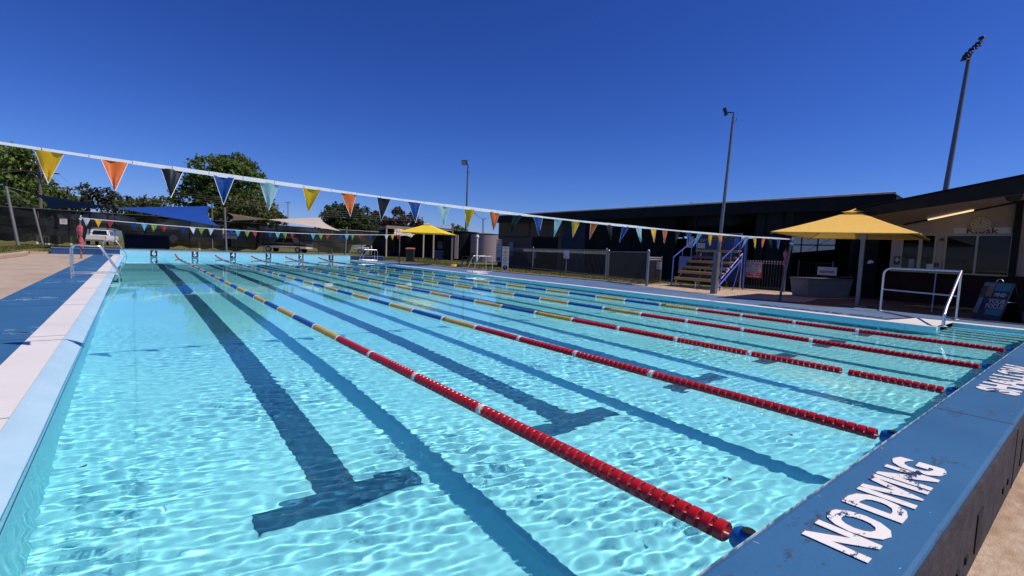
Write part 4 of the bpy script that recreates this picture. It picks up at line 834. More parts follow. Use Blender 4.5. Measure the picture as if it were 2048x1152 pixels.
b = MB(); pth = [(16.1 + .35 * math.sin(i * .9) + i * .02, 3.25 - i * .024 + .18 * math.cos(i * .9), ZD + .03 + (i % 7) * .008) for i in range(60)]; b.tube(pth, .018, 6); tag(b.build('hose', pmat('yellow_hose', (.38, .28, .02), (.3, .22, .02), 9, .5), smooth=60), 'tangled yellow hose on the shaded paving behind the handrail', 'hose')
b = MB(); b.tube([(15.35, 2.75, ZD), (15.95, 2.85, 1.0)], .013, 6); tag(b.build('pole_brush', M['steel']), 'thin pole leaning on the shaded paving behind the handrail', 'pole')
t = thing('cap', 'white cap hung on a hook beside the umbrella pole', 'cap', (18.9, 5.02, 1.22)); b = MB(); b.lathe([(.10, 0), (.095, .05), (.06, .085), (.002, .095)], 14); b.build('crown', M['whitepaint'], t, smooth=60); b = MB(); b.add([(-.1, -.02, .0), (-.2, -.05, -.03), (-.2, .05, -.03), (-.1, .07, 0), (-.1, -.02, .012), (-.2, -.05, -.018), (-.2, .05, -.018), (-.1, .07, .012)], [(3, 2, 1, 0), (4, 5, 6, 7), (0, 1, 5, 4), (1, 2, 6, 5), (2, 3, 7, 6), (3, 0, 4, 7)]); b.build('brim', M['whitepaint'], t)
b = MB(); b.bb(18.85, 20.5, 4.85, 5.2, 0, 2.4); tag(b.build('storage_locker', M['charwall']), 'tall dark locker at the left corner of the kiosk', 'locker')
# ------------------------------------------------------------------ trees
def leafmat(name, c1, c2, c3=None, tr=.3): return pmat(name, c1, c2, .55, .6, spec=.25, trans=tr, c3=c3, s3=2.2, lo3=.52, hi3=.66, lo=.42, hi=.6)
M['bark'] = pmat('bark', (.10, .08, .065), (.16, .13, .11), 5, .9, bump=.5, bscale=12)
LM = {'dark': leafmat('dark_leaves', (.04, .062, .02), (.065, .095, .03)), 'mid': leafmat('green_leaves', (.085, .14, .03), (.14, .20, .045)), 'light': leafmat('light_leaves', (.10, .15, .035), (.07, .11, .025)),
      'gum': leafmat('gum_leaves', (.055, .065, .045), (.085, .09, .065)), 'rust': leafmat('rust_leaves', (.07, .035, .028), (.11, .06, .045), (.04, .05, .025)), 'olive': leafmat('olive_leaves', (.085, .105, .028), (.12, .135, .04))}
def leaf_cloud(name, lobes, n, s, mat, parent, base, seed, clump=.16, hang=0):
    rng = np.random.default_rng(seed); V = np.array([a * b_ * c for _, _, _, a, b_, c in lobes]) ** .7; pick = rng.choice(len(lobes), n // 22 + 1, p=V / V.sum()); C = []
    for li in pick:
        x, y, z, a, b_, c = lobes[li]; d = rng.normal(size=3); d /= np.linalg.norm(d); r = rng.uniform(.5, 1.3) ** .55; C.append([x + d[0] * a * r, y + d[1] * b_ * r, z + d[2] * c * r])
    C = np.array(C); cs = np.repeat(C, 22, 0)[:n]; sc = clump * np.mean([(l[3] + l[5]) / 2 for l in lobes])
    P = cs + rng.normal(size=(len(cs), 3)) * sc * np.array([1, 1, .75])
    U = rng.normal(size=P.shape); U /= np.linalg.norm(U, axis=1)[:, None]; W = rng.normal(size=P.shape); Vv = np.cross(U, W); Vv /= np.linalg.norm(Vv, axis=1)[:, None]
    L = s * .88 * rng.uniform(.5, 1.35, (len(P), 1)); U *= L; Vv *= L * .62
    q = np.stack([P - U, P - Vv * .9 + U * .1, P + U, P + Vv * .9 + U * .1], 1).reshape(-1, 3) - np.array(base)
    me = D.meshes.new(name); me.vertices.add(len(q)); me.vertices.foreach_set('co', q.ravel()); nf = len(P); me.loops.add(nf * 4); me.loops.foreach_set('vertex_index', np.arange(nf * 4, dtype=np.int32))
    me.polygons.add(nf); me.polygons.foreach_set('loop_start', np.arange(0, nf * 4, 4, dtype=np.int32)); me.polygons.foreach_set('loop_total', np.full(nf, 4, dtype=np.int32)); me.update(); me.validate(); me.materials.append(mat)
    o = D.objects.new(name, me); COL.objects.link(o); o.parent = parent; return o
def tree(label, px, dep, spans, mat, n, s, seed, trunk=.3, clump=.16, name='tree', cat='tree', group=None):
    """spans: crown lobes as photo boxes (x0, x1, ytop, ybottom) at distance dep"""
    g0 = gp(px, dep, 0.0); t = thing(name, label, cat, g0, 0, group); k = dep / 957.27; rng = random.Random(seed); lobes = []
    for x0, x1, y0, y1 in spans:
        c = pt((x0 + x1) / 2, (y0 + y1) / 2, dep + rng.uniform(-1, 1)); lobes.append((c.x, c.y, c.z, (x1 - x0) / 2 * k, (x1 - x0) / 2 * k * .9, (y1 - y0) / 2 * k))
    leaf_cloud('crown', lobes, n, s, mat, t, g0, seed, clump)
    zc = max(.8, min(l[2] for l in lobes)); b = MB(); top = Vector((g0.x, g0.y, zc)); b.tube([g0, g0.lerp(top, .5) + Vector((.1, .05, 0)), top], [trunk, trunk * .75, trunk * .5], 8)
    for l in lobes: b.tube([top - Vector((0, 0, .4)), top.lerp(Vector(l[:3]), .55) + Vector((0, 0, .3)), Vector(l[:3])], [trunk * .4, trunk * .25, trunk * .08], 5)
    b.build('trunk', M['bark'], t, smooth=60, world=True); return t
TG = 'trees beyond the fence'
tree('huge dark spreading tree at the far left edge', 10, 62, [(-140, 30, 292, 400), (-30, 60, 296, 352), (-40, 75, 335, 420), (-120, 40, 370, 440), (20, 82, 380, 432), (-20, 66, 300, 330)], LM['mid'], 15000, .34, 1, .5, .13, group=TG)
tree('black green conifer mass below the huge tree at far left', -10, 56, [(-120, 20, 385, 475), (0, 62, 400, 470)], LM['dark'], 5000, .3, 2, .4, group=TG)
tree('yellow green bushy tree behind the crossarm power poles', 112, 78, [(80, 130, 375, 425), (110, 152, 385, 425)], LM['light'], 3500, .34, 3, .3, group=TG)
tree('thin grey gum with a tall gappy crown left of the orange pennant', 180, 95, [(160, 184, 372, 398), (168, 196, 380, 415), (158, 178, 400, 425)], LM['gum'], 1500, .30, 4, .22, .2, group=TG)
tree('taller grey gum with open crown below the orange pennant', 216, 95, [(196, 226, 376, 405), (212, 240, 388, 418), (200, 232, 400, 428), (240, 262, 392, 412)], LM['gum'], 2300, .30, 5, .25, .2, group=TG)
tree('low rounded olive tree behind the blue shade sail', 290, 88, [(240, 300, 400, 432), (285, 350, 396, 432), (262, 330, 410, 440)], LM['olive'], 4200, .32, 6, .3, group=TG)
tree('great leafy green tree rising above the blue shade sail', 455, 76, [(385, 475, 314, 390), (430, 520, 320, 400), (375, 440, 350, 400), (462, 535, 355, 420), (400, 520, 380, 440), (440, 500, 311, 350), (350, 410, 372, 412)], LM['mid'], 17000, .30, 7, .55, .11, group=TG)
tree('dark lower tree at the right foot of the great leafy tree', 515, 74, [(470, 545, 395, 450), (510, 560, 412, 450), (430, 500, 410, 455)], LM['olive'], 5000, .28, 8, .3, group=TG)
tree('small rust brown bush right of the great leafy tree', 553, 78, [(540, 562, 424, 448), (552, 572, 432, 450)], LM['rust'], 900, .22, 9, .15, name='bush', cat='bush', group=TG)
tree('dense round dark tree behind the cream shade sail', 692, 64, [(645, 715, 418, 475), (675, 745, 420, 478), (655, 735, 410, 450), (640, 690, 430, 480), (700, 755, 440, 485)], LM['dark'], 9000, .24, 10, .35, .12, group=TG)
for sp in ((720, 365 - 0, 0),): pass
tree('reddish tree left of the navy pennant over the shelter', 752, 72, [(742, 768, 426, 452), (748, 782, 434, 462), (732, 760, 440, 470)], LM['rust'], 2200, .22, 11, .2, .16, group=TG)
tree('reddish pointed tree over the shelter roof', 797, 72, [(785, 808, 417, 445), (778, 820, 430, 462), (770, 800, 438, 465)], LM['rust'], 2800, .22, 12, .22, .16, group=TG)
tree('small dark reddish tree just left of the far umbrella', 826, 74, [(812, 834, 428, 456), (820, 846, 440, 465)], LM['rust'], 1500, .22, 13, .2, .16, group=TG)
tree('small green shrub behind the tank roof', 918, 66, [(905, 934, 455, 472)], LM['mid'], 900, .2, 14, .12, name='shrub', cat='shrub', group=TG)
for i, (x0, x1, y0, dep) in enumerate([(-900, -420, 300, 60), (-520, -120, 330, 66)]):
    tree(['broad dark tree out past the left edge of the frame', 'second dark tree out past the left edge of the frame'][i], (x0 + x1) / 2, dep, [(x0, (x0 + x1) / 2 + 40, y0 + 20, 450), ((x0 + x1) / 2 - 60, x1, y0, 455)], LM['dark'], 3500, .6, 20 + i, .4, group=TG)
# hills on the horizon
M['hill'] = pmat('far_hill', (.10, .14, .17), (.08, .12, .13), .02, .95)
b = MB(); rng = random.Random(5); prev = None; N_ = 60
for i in range(N_ + 1):
    a = R_(-10 + 120 * i / N_); r = 1900; hgt = 16 + 26 * (.5 + .5 * math.sin(i * .55 + 1)) + 12 * math.sin(i * .23); x, y = r * math.sin(a), r * math.cos(a)
    cur = ((x * .8, y * .8, -1), (x, y, hgt), (x * 1.15, y * 1.15, -1))
    if prev: b.quad(prev[0], cur[0], cur[1], prev[1]); b.quad(prev[1], cur[1], cur[2], prev[2])
    prev = cur
struct(b.build('hills', M['hill'], smooth=60))
# ------------------------------------------------------------------ perimeter fence hung with shade cloth
mc, N, L, pb = nodes('black_shade_cloth'); pb.inputs['Base Color'].default_value = (.010, .011, .009, 1); pb.inputs['Roughness'].default_value = .85
tr = N.new('ShaderNodeBsdfTransparent'); mx = N.new('ShaderNodeMixShader'); nz = N.new('ShaderNodeTexNoise'); nz.inputs['Scale'].default_value = .5; mr = N.new('ShaderNodeMapRange'); mr.inputs[1].default_value = .4; mr.inputs[2].default_value = .7; mr.inputs[3].default_value = .965; mr.inputs[4].default_value = .89
tc = N.new('ShaderNodeTexCoord'); L.new(tc.outputs['Object'], nz.inputs[0]); L.new(nz.outputs[0], mr.inputs[0]); L.new(mr.outputs[0], mx.inputs[0]); L.new(tr.outputs[0], mx.inputs[1]); L.new(pb.outputs[0], mx.inputs[2]); L.new(mx.outputs[0], N['Material Output'].inputs[0])
fpts = [(-200, 400, 40.5), (0, 413, 41.5), (70, 417, 42), (300, 431.5, 43), (455, 443, 44), (640, 457, 48), (790, 466, 53)]
F = [pt(*p) for p in fpts]
pf = thing('perimeter_fence', 'tall boundary fence hung with black shade cloth behind the far end', 'fence', (F[3].x, F[3].y, 0))
b = MB()
for a, c in zip(F, F[1:]): b.tube([a, c], .035, 6)
b.build('top_rail', M['pole'], pf, world=True, smooth=60)
b = MB()
for a, c in zip(F, F[1:]): b.tube([a * 1 - Vector((0, 0, a.z * .48)), c - Vector((0, 0, c.z * .48))], .02, 5)
b.build('mid_rail', M['charwall'], pf, world=True)
cum = [0]
for a, c in zip(F, F[1:]): cum.append(cum[-1] + (c - a).length)
def fpos(d):
    for i in range(len(F) - 1):
        if d <= cum[i + 1] + 1e-6: return F[i].lerp(F[i + 1], (d - cum[i]) / (cum[i + 1] - cum[i]))
    return F[-1]
nf = 150; tops = []; bots = []; rng = random.Random(3)
for i in range(nf + 1):
    p = fpos(cum[-1] * i / nf); lo = .32 + .16 * math.sin(i * .42) * math.sin(i * .17 + 1) + .08 * math.sin(i * 1.3)
    vc = CAMR.transposed() @ (p - Vector((0, 0, 1.11))); pxc = 1024 + 957.27 * vc.x / vc.z
    for x0, x1, zz in ((168, 245, 2.2), (518, 634, .98), (700, 770, 1.5)):
        if x0 < pxc < x1: lo = zz * (1 - .15 * abs(2 * (pxc - x0) / (x1 - x0) - 1) ** 3)
    tops.append(p - Vector((0, 0, .03))); bots.append(Vector((p.x, p.y, max(.10, lo * .8))))
b = MB()
for i in range(nf):
    for j in range(4):
        q = [tops[i].lerp(bots[i], j / 4), tops[i + 1].lerp(bots[i + 1], j / 4), tops[i + 1].lerp(bots[i + 1], (j + 1) / 4), tops[i].lerp(bots[i], (j + 1) / 4)]
        q = [v + Vector((0, .06 * math.sin(v.x * 2 + v.z * 3), 0)) for v in q]; b.quad(*q)
b.build('shade_cloth', mc, pf, world=True, smooth=60)
d = 1.0
while d < cum[-1]:
    p = fpos(d); b = MB(); b.tube([(p.x, p.y + .05, 0), (p.x, p.y + .05, p.z + .05)], .035, 6); b.build('fence_post', M['polep'], pf, world=True); d += 3.1
b = MB(); c = gp(127, 47, 1); c = pt(127, 443, 41.4); board('notice', 'square white notice tied to the black shade cloth at left', 'notice', c, .48, .46, R_(6), M['signwhite'], [('POOL RULES', 0, .13, .06, M['signink'], 1), ('No running', 0, .03, .05, M['signink'], 1), ('No glass', 0, -.05, .05, M['signink'], 1)])
# ------------------------------------------------------------------ shade sails and their posts
def sailpost(label, foot, dep, top, r=.07, tdep=None):
    a = gp(foot[0], dep, 0.03); z = pt(top[0], top[1], tdep or dep); t = thing('sail_post', label, 'post', a); b = MB(); b.tube([a, z], r, 12); b.build('pole', M['polep'], t, world=True, smooth=40)
    b = MB(); b.tube([z - Vector((0, 0, .12)), z + Vector((0, 0, .01))], r * 1.15, 12); b.build('cap', M['polep'], t, world=True, smooth=40); return z
T1 = sailpost('thick grey sail post leaning left beside the grass bank', (38, 497), 30.5, (12, 373), .085)
T2 = sailpost('thinner sail post leaning left behind the thick leaning one', (86, 488), 41, (67, 416), .08)
T3 = sailpost('straight grey sail post behind lane number 4', (453, 506), 38.5, (449, 415), .085)
T4 = sailpost('sail post leaning right, behind the bin and far pennants', (690, 513), 43.5, (693, 456), .09)
T5 = sailpost('sail post standing behind the right end of the cream sail', (637, 506), 52, (645, 432), .09)
T6 = sailpost('sail post behind the right corner of the blue sail', (425, 505), 44, (424, 408), .07)
M['sailblue'] = pmat('blue_sail_cloth', (.010, .06, .30), (.014, .07, .34), .8, .7, spec=.2, trans=.06); M['sailtan'] = pmat('cream_sail_cloth', (.60, .50, .42), (.66, .56, .47), .8, .75, spec=.2, trans=.16)
def sail(label, A, B_, C_, D_, mat, links, n=20):     # four cornered sail, edges curved inwards
    A, B_, C_, D_ = [Vector(p) for p in (A, B_, C_, D_)]; cen = (A + B_ + C_ + D_) / 4; t = thing('shade_sail', label, 'shade sail', cen); b = MB(); rows = []
    for j in range(n + 1):
        v = j / n; row = []
        for i in range(n + 1):
            u = i / n; p = A * (1 - u) * (1 - v) + B_ * u * (1 - v) + C_ * u * v + D_ * (1 - u) * v
            w_ = .095 * (4 * u * (1 - u) * abs(2 * v - 1) ** 3 + 4 * v * (1 - v) * abs(2 * u - 1) ** 3); row.append(p.lerp(cen, min(.5, w_)))
        rows.append(row)
    b.v = [tuple(p) for r in rows for p in r]
    for j in range(n):
        for i in range(n): q = j * (n + 1) + i; b.f.append((q, q + 1, q + n + 2, q + n + 1))
    b.build('cloth', mat, t, world=True, smooth=80)
    for p, q in links: b = MB(); b.tube([p, q], .012, 5); b.build('stay_cable', M['steel'], t, world=True)
A = pt(60, 386, 31); Dd = pt(86, 417, 40); Bb = pt(422, 412, 43.6); Cc = pt(437, 452, 37.5)
sail('deep blue shade sail twisting from the left posts to the number 4 post', A, Cc, Bb, Dd, M['sailblue'], [(T1, A), (T2, Dd), (T6, Bb), (T3 - Vector((0, 0, 1.4)), Cc)])
A = pt(455, 426, 39); Bb = pt(641, 435, 51.5); Cc = pt(681, 462, 43.5); Dd = pt(458, 441, 46)
sail('tan and cream shade sail right of the blue one', A, Cc, Bb, Dd, M['sailtan'], [(T3, A), (T5, Bb), (T4, Cc)])
# ------------------------------------------------------------------ vehicles beyond the far end
M['carwhite'] = pmat('white_car_paint', (.70, .66, .63), (.74, .70, .67), 1, .25, spec=.6); M['carsilver'] = pmat('silver_car_paint', (.42, .42, .44), (.38, .38, .4), 2, .3, metal=.3); M['tyre'] = pmat('tyre_rubber', (.015, .015, .016), (.03, .03, .03), 9, .85); M['carglass'] = pmat('car_glass', (.012, .014, .016), None, rough=.08); M['redlamp'] = pmat('red_lamp', (.35, .01, .01), None, rough=.2); M['chrome'] = pmat('bright_trim', (.6, .6, .6), None, rough=.25, metal=.8)
def car(label, cat, loc, rz, prof, glass, wheels, paint, wd=1.75, name='parked_car', extra=None):
    """prof: side outline (x, z); glass: list of side window outlines; wheels: x positions"""
    t = thing(name, label, cat, loc, rz); b = MB(); n = len(prof); w2 = wd / 2
    for y, s_ in ((-w2, 1), (-w2 * .72, 0)): pass
    def yy(z): return w2 * (1 if z < .95 else 1 - .22 * (z - .95) / .75)
    vs = [(x, -yy(z), z) for x, z in prof] + [(x, yy(z), z) for x, z in prof]; b.add(vs, [tuple(range(n))[::-1], tuple(range(n, 2 * n))] + [(i, (i + 1) % n, n + (i + 1) % n, n + i) for i in range(n)])
    b.build('body', paint, t, bevel=.03, smooth=35)
    for gl in glass:
        for s_ in (-1, 1):
            b = MB(); b.add([(x, s_ * (yy(z) + .004), z) for x, z in gl], [tuple(range(len(gl)))]); b.build('window', M['carglass'], t)
    for x in wheels:
        for s_ in (-1, 1):
            ax = Matrix.Rotation(R_(90), 3, 'X'); b = MB(); b.lathe([(.18, -.09), (.31, -.1), (.33, -.06), (.33, .06), (.31, .1), (.18, .09)], 18, (x, s_ * (w2 - .08), .33), ax); wh = b.build('wheel', M['tyre'], t, smooth=40)
            b = MB(); b.lathe([(.0, -.085), (.19, -.095), (.19, .095), (0, .085)], 14, (x, s_ * (w2 - .075), .33), ax); b.build('rim', M['carsilver'], wh, smooth=40)
    if extra: extra(t)
    return t
ute = [(-2.5, .45), (2.45, .45), (2.5, .75), (2.45, .95), (1.25, 1.05), (.55, 1.62), (-.75, 1.66), (-.98, 1.08), (-2.5, 1.06)]
def ute_rear(t):
    b = MB(); b.bb(-2.54, -2.505, -.8, .8, .62, 1.02); b.build('tailgate', M['carwhite'], t); b = MB(); b.bb(-2.62, -2.5, -.85, .85, .45, .58); b.build('bumper', M['chrome'], t)
    for s_ in (-1, 1): b = MB(); b.bb(-2.53, -2.49, s_ * .80 - .06, s_ * .80 + .06, .68, .98); b.build('tail_lamp', M['redlamp'], t)
    b = MB(); b.add([(-.985, -.62, 1.12), (-.985, .62, 1.12), (-.80, .55, 1.58), (-.80, -.55, 1.58)], [(0, 1, 2, 3)]); b.build('rear_window', M['carglass'], t)
    b = MB(); b.tube([(-1.05, -.75, 1.06), (-1.05, -.72, 1.70), (-1.05, .72, 1.70), (-1.05, .75, 1.06)], .035, 8); b.build('roll_bar', M['chrome'], t, smooth=40)
gl_u = [[(1.05, 1.08), (.50, 1.52), (.02, 1.55), (.02, 1.06)], [(-.05, 1.06), (-.05, 1.55), (-.68, 1.57), (-.86, 1.08)]]
p = gp(205, 52, .03); v = Vector((p.x, p.y)).normalized()
car('silver white ute seen from behind through the fence at left', 'ute', (p.x, p.y, .02), math.atan2(v.y, v.x) - .22, ute, gl_u, (-1.55, 1.55), M['carwhite'], 1.8, 'parked_ute', ute_rear)
dc = [(-2.6, .45), (2.5, .45), (2.6, .8), (2.4, .98), (1.3, 1.08), (.55, 1.66), (-.95, 1.68), (-1.30, 1.12), (-1.55, 1.10), (-2.6, 1.05)]
gl_d = [[(1.1, 1.12), (.50, 1.57), (.0, 1.60), (.0, 1.10)], [(-.08, 1.10), (-.08, 1.60), (-.9, 1.60), (-1.2, 1.12)]]
p = gp(573, 54, .03)
side = (gp(620, 54, .03) - gp(525, 54, .03)).normalized()
car('white dual cab ute parked side on under the tan sail', 'ute', (p.x, p.y, .02), math.atan2(-side.y, -side.x), dc, gl_d, (-1.65, 1.6), M['carwhite'], 1.8, 'parked_ute', lambda t: [MB().bb(.4, -1.6, -.905, .905, .55, .60).build('side_step', M['chrome'], t), MB().bb(-2.5, 2.4, -.903, .903, .84, .90).build('trim_band', M['fitting'], t)])
sed = [(-2.2, .4), (2.2, .4), (2.25, .7), (1.2, .92), (.45, 1.38), (-.9, 1.40), (-1.6, .95), (-2.2, .92)]
gl_s = [[(1.0, .95), (.42, 1.30), (-.05, 1.32), (-.05, .92)], [(-.12, .92), (-.12, 1.32), (-.85, 1.33), (-1.35, .94)]]
p = gp(745, 63, .03); side = (gp(790, 63, .03) - gp(700, 63, .03)).normalized()
car('white hatchback half hidden behind the far right ladder', 'car', (p.x, p.y, .02), math.atan2(-side.y, -side.x), sed, gl_s, (-1.35, 1.4), M['carwhite'], 1.7, 'parked_car', lambda t: MB().bb(2.1, 2.27, -.6, .6, .5, .62).build('bumper', M['fitting'], t))
# ------------------------------------------------------------------ power poles, wires, masts
M['timber'] = pmat('pole_timber', (.11, .085, .07), (.15, .12, .10), 6, .9, bump=.3, bscale=20)
def power_pole(label, px, dep, ytop, arms, r=.15):
    a = gp(px + 4, dep, 0); z = pt(px, ytop, dep); t = thing('power_pole', label, 'power pole', a); b = MB(); b.tube([a, z], [r * 1.2, r], 10); b.build('pole', M['timber'], t, world=True, smooth=40); k = dep / 957.27
    dirv = (pt(px + 10, ytop, dep) - pt(px, ytop, dep)).normalized(); ends = []
    for (xa, ya, xb, yb_) in arms:
        p0, p1 = pt(xa, ya, dep - .25), pt(xb, yb_, dep - .25); b = MB(); b.bar(p0, p1, .1, .12); ar = b.build('crossarm', M['timber'], t, world=True); ends.append((p0, p1))
        for f_ in (.04, .3, .7, .96): q = p0.lerp(p1, f_); b = MB(); b.lathe([(.03, .05), (.05, .1), (.03, .16), (.05, .2), (.0, .25)], 8, q); b.build('insulator', M['carwhite'], ar, world=True)
    b = MB(); b.bar(pt(px - 16, arms[0][1] + 4, dep - .25), pt(px + 1, arms[0][1] + 22, dep - .25), .05, .05); b.bar(pt(px + 16, arms[0][1] + 4, dep - .25), pt(px + 1, arms[0][1] + 22, dep - .25), .05, .05); b.build('arm_brace', M['timber'], t, world=True); return ends
e1 = power_pole('near timber power pole with two crossarms beside the huge tree', 79, 52, 326, [(38, 340, 118, 348), (62, 323, 92, 338)])
e2 = power_pole('farther timber power pole with one long crossarm', 136, 70, 373, [(104, 373, 164, 381)], .16)
def wire(label, a, c, sag, r=.013):
    a, c = Vector(a), Vector(c); b = MB(); P = [a.lerp(c, i / 12) - Vector((0, 0, sag * 4 * (i / 12) * (1 - i / 12))) for i in range(13)]; b.tube(P, r, 4, False); o = b.build('wire', M['wire']); tag(o, label, 'wire', 'overhead wires'); return o
M['wire'] = pmat('pale_wire', (.22, .22, .19), None, rough=.6)
for f_ in (.04, .3, .7, .96): wire('overhead wire running between the two timber power poles', e1[0][0].lerp(e1[0][1], f_) + Vector((0, 0, .25)), e2[0][0].lerp(e2[0][1], f_) + Vector((0, 0, .25)), .4)
for y0, y1 in ((320, 339), (329, 340), (340, 342)): wire('overhead wire crossing the huge tree at far left', pt(-160, y0, 50), pt(44, y1, 52), .2, .012)
for i, (y0, y1) in enumerate(((384, 424), (388, 428), (393, 431), (398, 434))): wire('overhead wire in front of the great leafy tree', pt(345, y0, 66), pt(575, y1 - 18, 68), .15, .011)
for i, (y0, y1) in enumerate(((420, 428), (424, 432), (428, 436), (432, 440))): wire('overhead wire in front of the round dark tree and reddish trees', pt(642, y0, 60), pt(846, y1 + 2, 66), .1, .010)
def mast(label, px, yt, dep, arms):
    a = gp(px, dep, 0); z = pt(px, yt, dep); t = thing('mast', label, 'mast', a); b = MB(); b.tube([a, z], .07, 6); b.build('pole', M['pole'], t, world=True); b = MB()
    for x0, y0, x1, y1 in arms: b.tube([pt(x0, y0, dep), pt(x1, y1, dep)], .04, 5)
    b.build('antenna', M['pole'], t, world=True)
mast('short distant mast with a stub arm right of the great tree', 554, 411, 90, [(550, 415, 556, 413)])
mast('taller distant mast with a forked aerial', 576, 403, 90, [(571, 405, 580, 406), (571, 402, 571, 406), (580, 403, 580, 407)])
mast('thin distant mast behind the small yellow umbrella', 845, 434, 85, [(841, 437, 845, 435)])
a = gp(966, 75, 0); t = thing('street_light', 'grey street light with an outreach arm behind the tank', 'street light', a); b = MB(); b.tube([a, pt(966, 437, 75)], .09, 8); b.build('pole', M['pole'], t, world=True); b = MB(); b.tube([pt(966, 438, 75), pt(948, 427, 75)], .06, 6); b.tube([pt(966, 440, 75), pt(973, 436, 75)], .05, 6); b.build('arm', M['pole'], t, world=True)
b = MB(); b.box(pt(946, 426.5, 75), (.7, .3, .12)); b.build('lamp_head', M['fitting'], t, world=True)
# stadium light tower behind the kiosk
dep = 58; a = gp(1860, dep, 0); z = pt(1940, 104, dep); t = thing('floodlight_tower', 'tall stadium floodlight mast rising behind the kiosk roof', 'light tower', a); b = MB(); b.tube([a, z], [.34, .2], 12); b.build('pole', M['pole'], t, world=True, smooth=40)
b = MB(); b.tube([pt(1924, 119, dep), pt(1966, 76, dep)], .10, 8); b.build('cross_bar', M['fitting'], t, world=True)
for i, (px_, py_) in enumerate([(1925, 119), (1928, 112), (1932, 107), (1940, 99), (1947, 93), (1953, 87), (1960, 76)]):
    c = pt(px_ + 5, py_, dep - .2); d_ = (pt(px_ + 28, py_ - 4, dep + 2) - c).normalized(); q = d_.to_track_quat('X', 'Z').to_matrix()
    b = MB(); b.add([c + q @ Vector(v_) for v_ in [(-.55, -.35, -.12), (.6, -.4, -.10), (.6, .4, -.10), (-.55, .35, -.12), (-.4, -.2, .22), (.2, -.22, .22), (.2, .22, .22), (-.4, .2, .22)]], [(3, 2, 1, 0), (4, 5, 6, 7), (0, 1, 5, 4), (1, 2, 6, 5), (2, 3, 7, 6), (3, 0, 4, 7)]); hd = b.build('floodlight', M['fitting'], t, world=True, bevel=.04)
    b = MB(); b.add([c + q @ Vector(v_) for v_ in [(-.45, -.28, -.135), (.5, -.32, -.115), (.5, .32, -.115), (-.45, .28, -.135)]], [(0, 1, 2, 3)]); b.build('lens', M['lens'], hd, world=True)
# ------------------------------------------------------------------ shelter, tank and lawn things
sh = thing('shelter', 'dark open fronted shelter with cream roof edge beyond the lawn', 'building', gp(830, 52, 0))
A = gp(772, 51, 0); Bq = gp(905, 53, 0); back = Vector((.62, .78, 0)) * 4.2; zt = pt(772, 450, 51).z
def up(p, z): return Vector((p.x, p.y, z))
b = MB(); b.add([up(A, zt - .38), up(Bq, zt - .45), up(Bq, zt - .15), up(A, zt - .05), up(A - Vector((.05, .06, 0)), zt - .38), up(Bq - Vector((.05, .06, 0)), zt - .45), up(Bq - Vector((.05, .06, 0)), zt - .15), up(A - Vector((.05, .06, 0)), zt - .05)], [(0, 1, 2, 3), (7, 6, 5, 4), (0, 4, 5, 1), (1, 5, 6, 2), (2, 6, 7, 3), (3, 7, 4, 0)]); b.build('fascia', M['cream'], sh, world=True)
b = MB(); Aw = gp(738, 56, 0); 
b.add([up(A, zt), up(Bq, zt - .12), up(Bq + back * 1.3, zt - .7), up(Aw + back * .4, zt - .75), up(A, zt + .06), up(Bq, zt - .06), up(Bq + back * 1.3, zt - .64), up(Aw + back * .4, zt - .69)], [(3, 2, 1, 0), (4, 5, 6, 7), (0, 1, 5, 4), (1, 2, 6, 5), (2, 3, 7, 6), (3, 0, 4, 7)]); b.build('roof', M['roofdark'], sh, world=True)
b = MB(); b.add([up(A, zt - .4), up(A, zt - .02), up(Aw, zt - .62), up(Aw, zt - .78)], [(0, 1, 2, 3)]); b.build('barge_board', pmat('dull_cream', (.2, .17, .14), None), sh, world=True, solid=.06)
b = MB(); b.add([up(Aw + back * .3, 0), up(Bq + back, 0), up(Bq + back, zt - .5), up(Aw + back * .3, zt - .8)], [(0, 1, 2, 3)]); b.build('back_wall', M['greenwall'], sh, world=True, solid=.1)
b = MB(); b.add([up(Bq + back, 0), up(Bq + back * .2, 0), up(Bq + back * .2, zt - .4), up(Bq + back, zt - .5)], [(0, 1, 2, 3)]); b.build('side_wall', M['greenwall'], sh, world=True, solid=.1)
for px_, dp in ((772, 51), (846, 52), (866, 50), (740, 56)):
    q = gp(px_, dp, 0); b = MB(); b.bar(q, up(q, zt - .36 if dp < 55 else zt - .8), .14, .14); b.build('post', M['cream'], sh, world=True)
for c0, c1 in (((880, 52, 490), (.5, .8)), ((818, 54, 480), (.5, .6))):
    c = pt(c0[0], c0[2], c0[1]); b = MB(); b.box(c, (c1[0], .04, c1[1]), rz=R_(-38)); b.build('notice_board', M['bluegrey'], sh, world=True)
b = MB(); c = pt(880, 512, 51); b.box(c + Vector((0, 0, .0)), (1.6, .8, 1.1), rz=R_(-38)); tag(b.build('covered_stack', pmat('blue_tarp', (.01, .015, .09), (.012, .02, .11), 5, .5), bevel=.06), 'low stack under a dark blue tarp in the shelter', 'tarp')
b = MB(); rows = []
c0, c1 = pt(788, 459, 44), pt(830, 466, 44)
for i in range(9):
    f_ = i / 8; tp = c0.lerp(c1, f_); tp.z += .15 * math.sin(f_ * 5); bt = pt(787 + 36 * f_, 470 + 4 * f_ + 1.5 * math.sin(f_ * 7), 43.2); rows.append((tp, tp.lerp(bt, .5) + Vector((0, 0, .08 * math.sin(i))), bt))
for i in range(8):
    for j in range(2): b.quad(rows[i][j], rows[i + 1][j], rows[i + 1][j + 1], rows[i][j + 1])
tag(b.build('canvas_awning', M['sailtan'], smooth=70, solid=.02), 'loose cream canvas awning hanging in front of the shelter', 'awning')
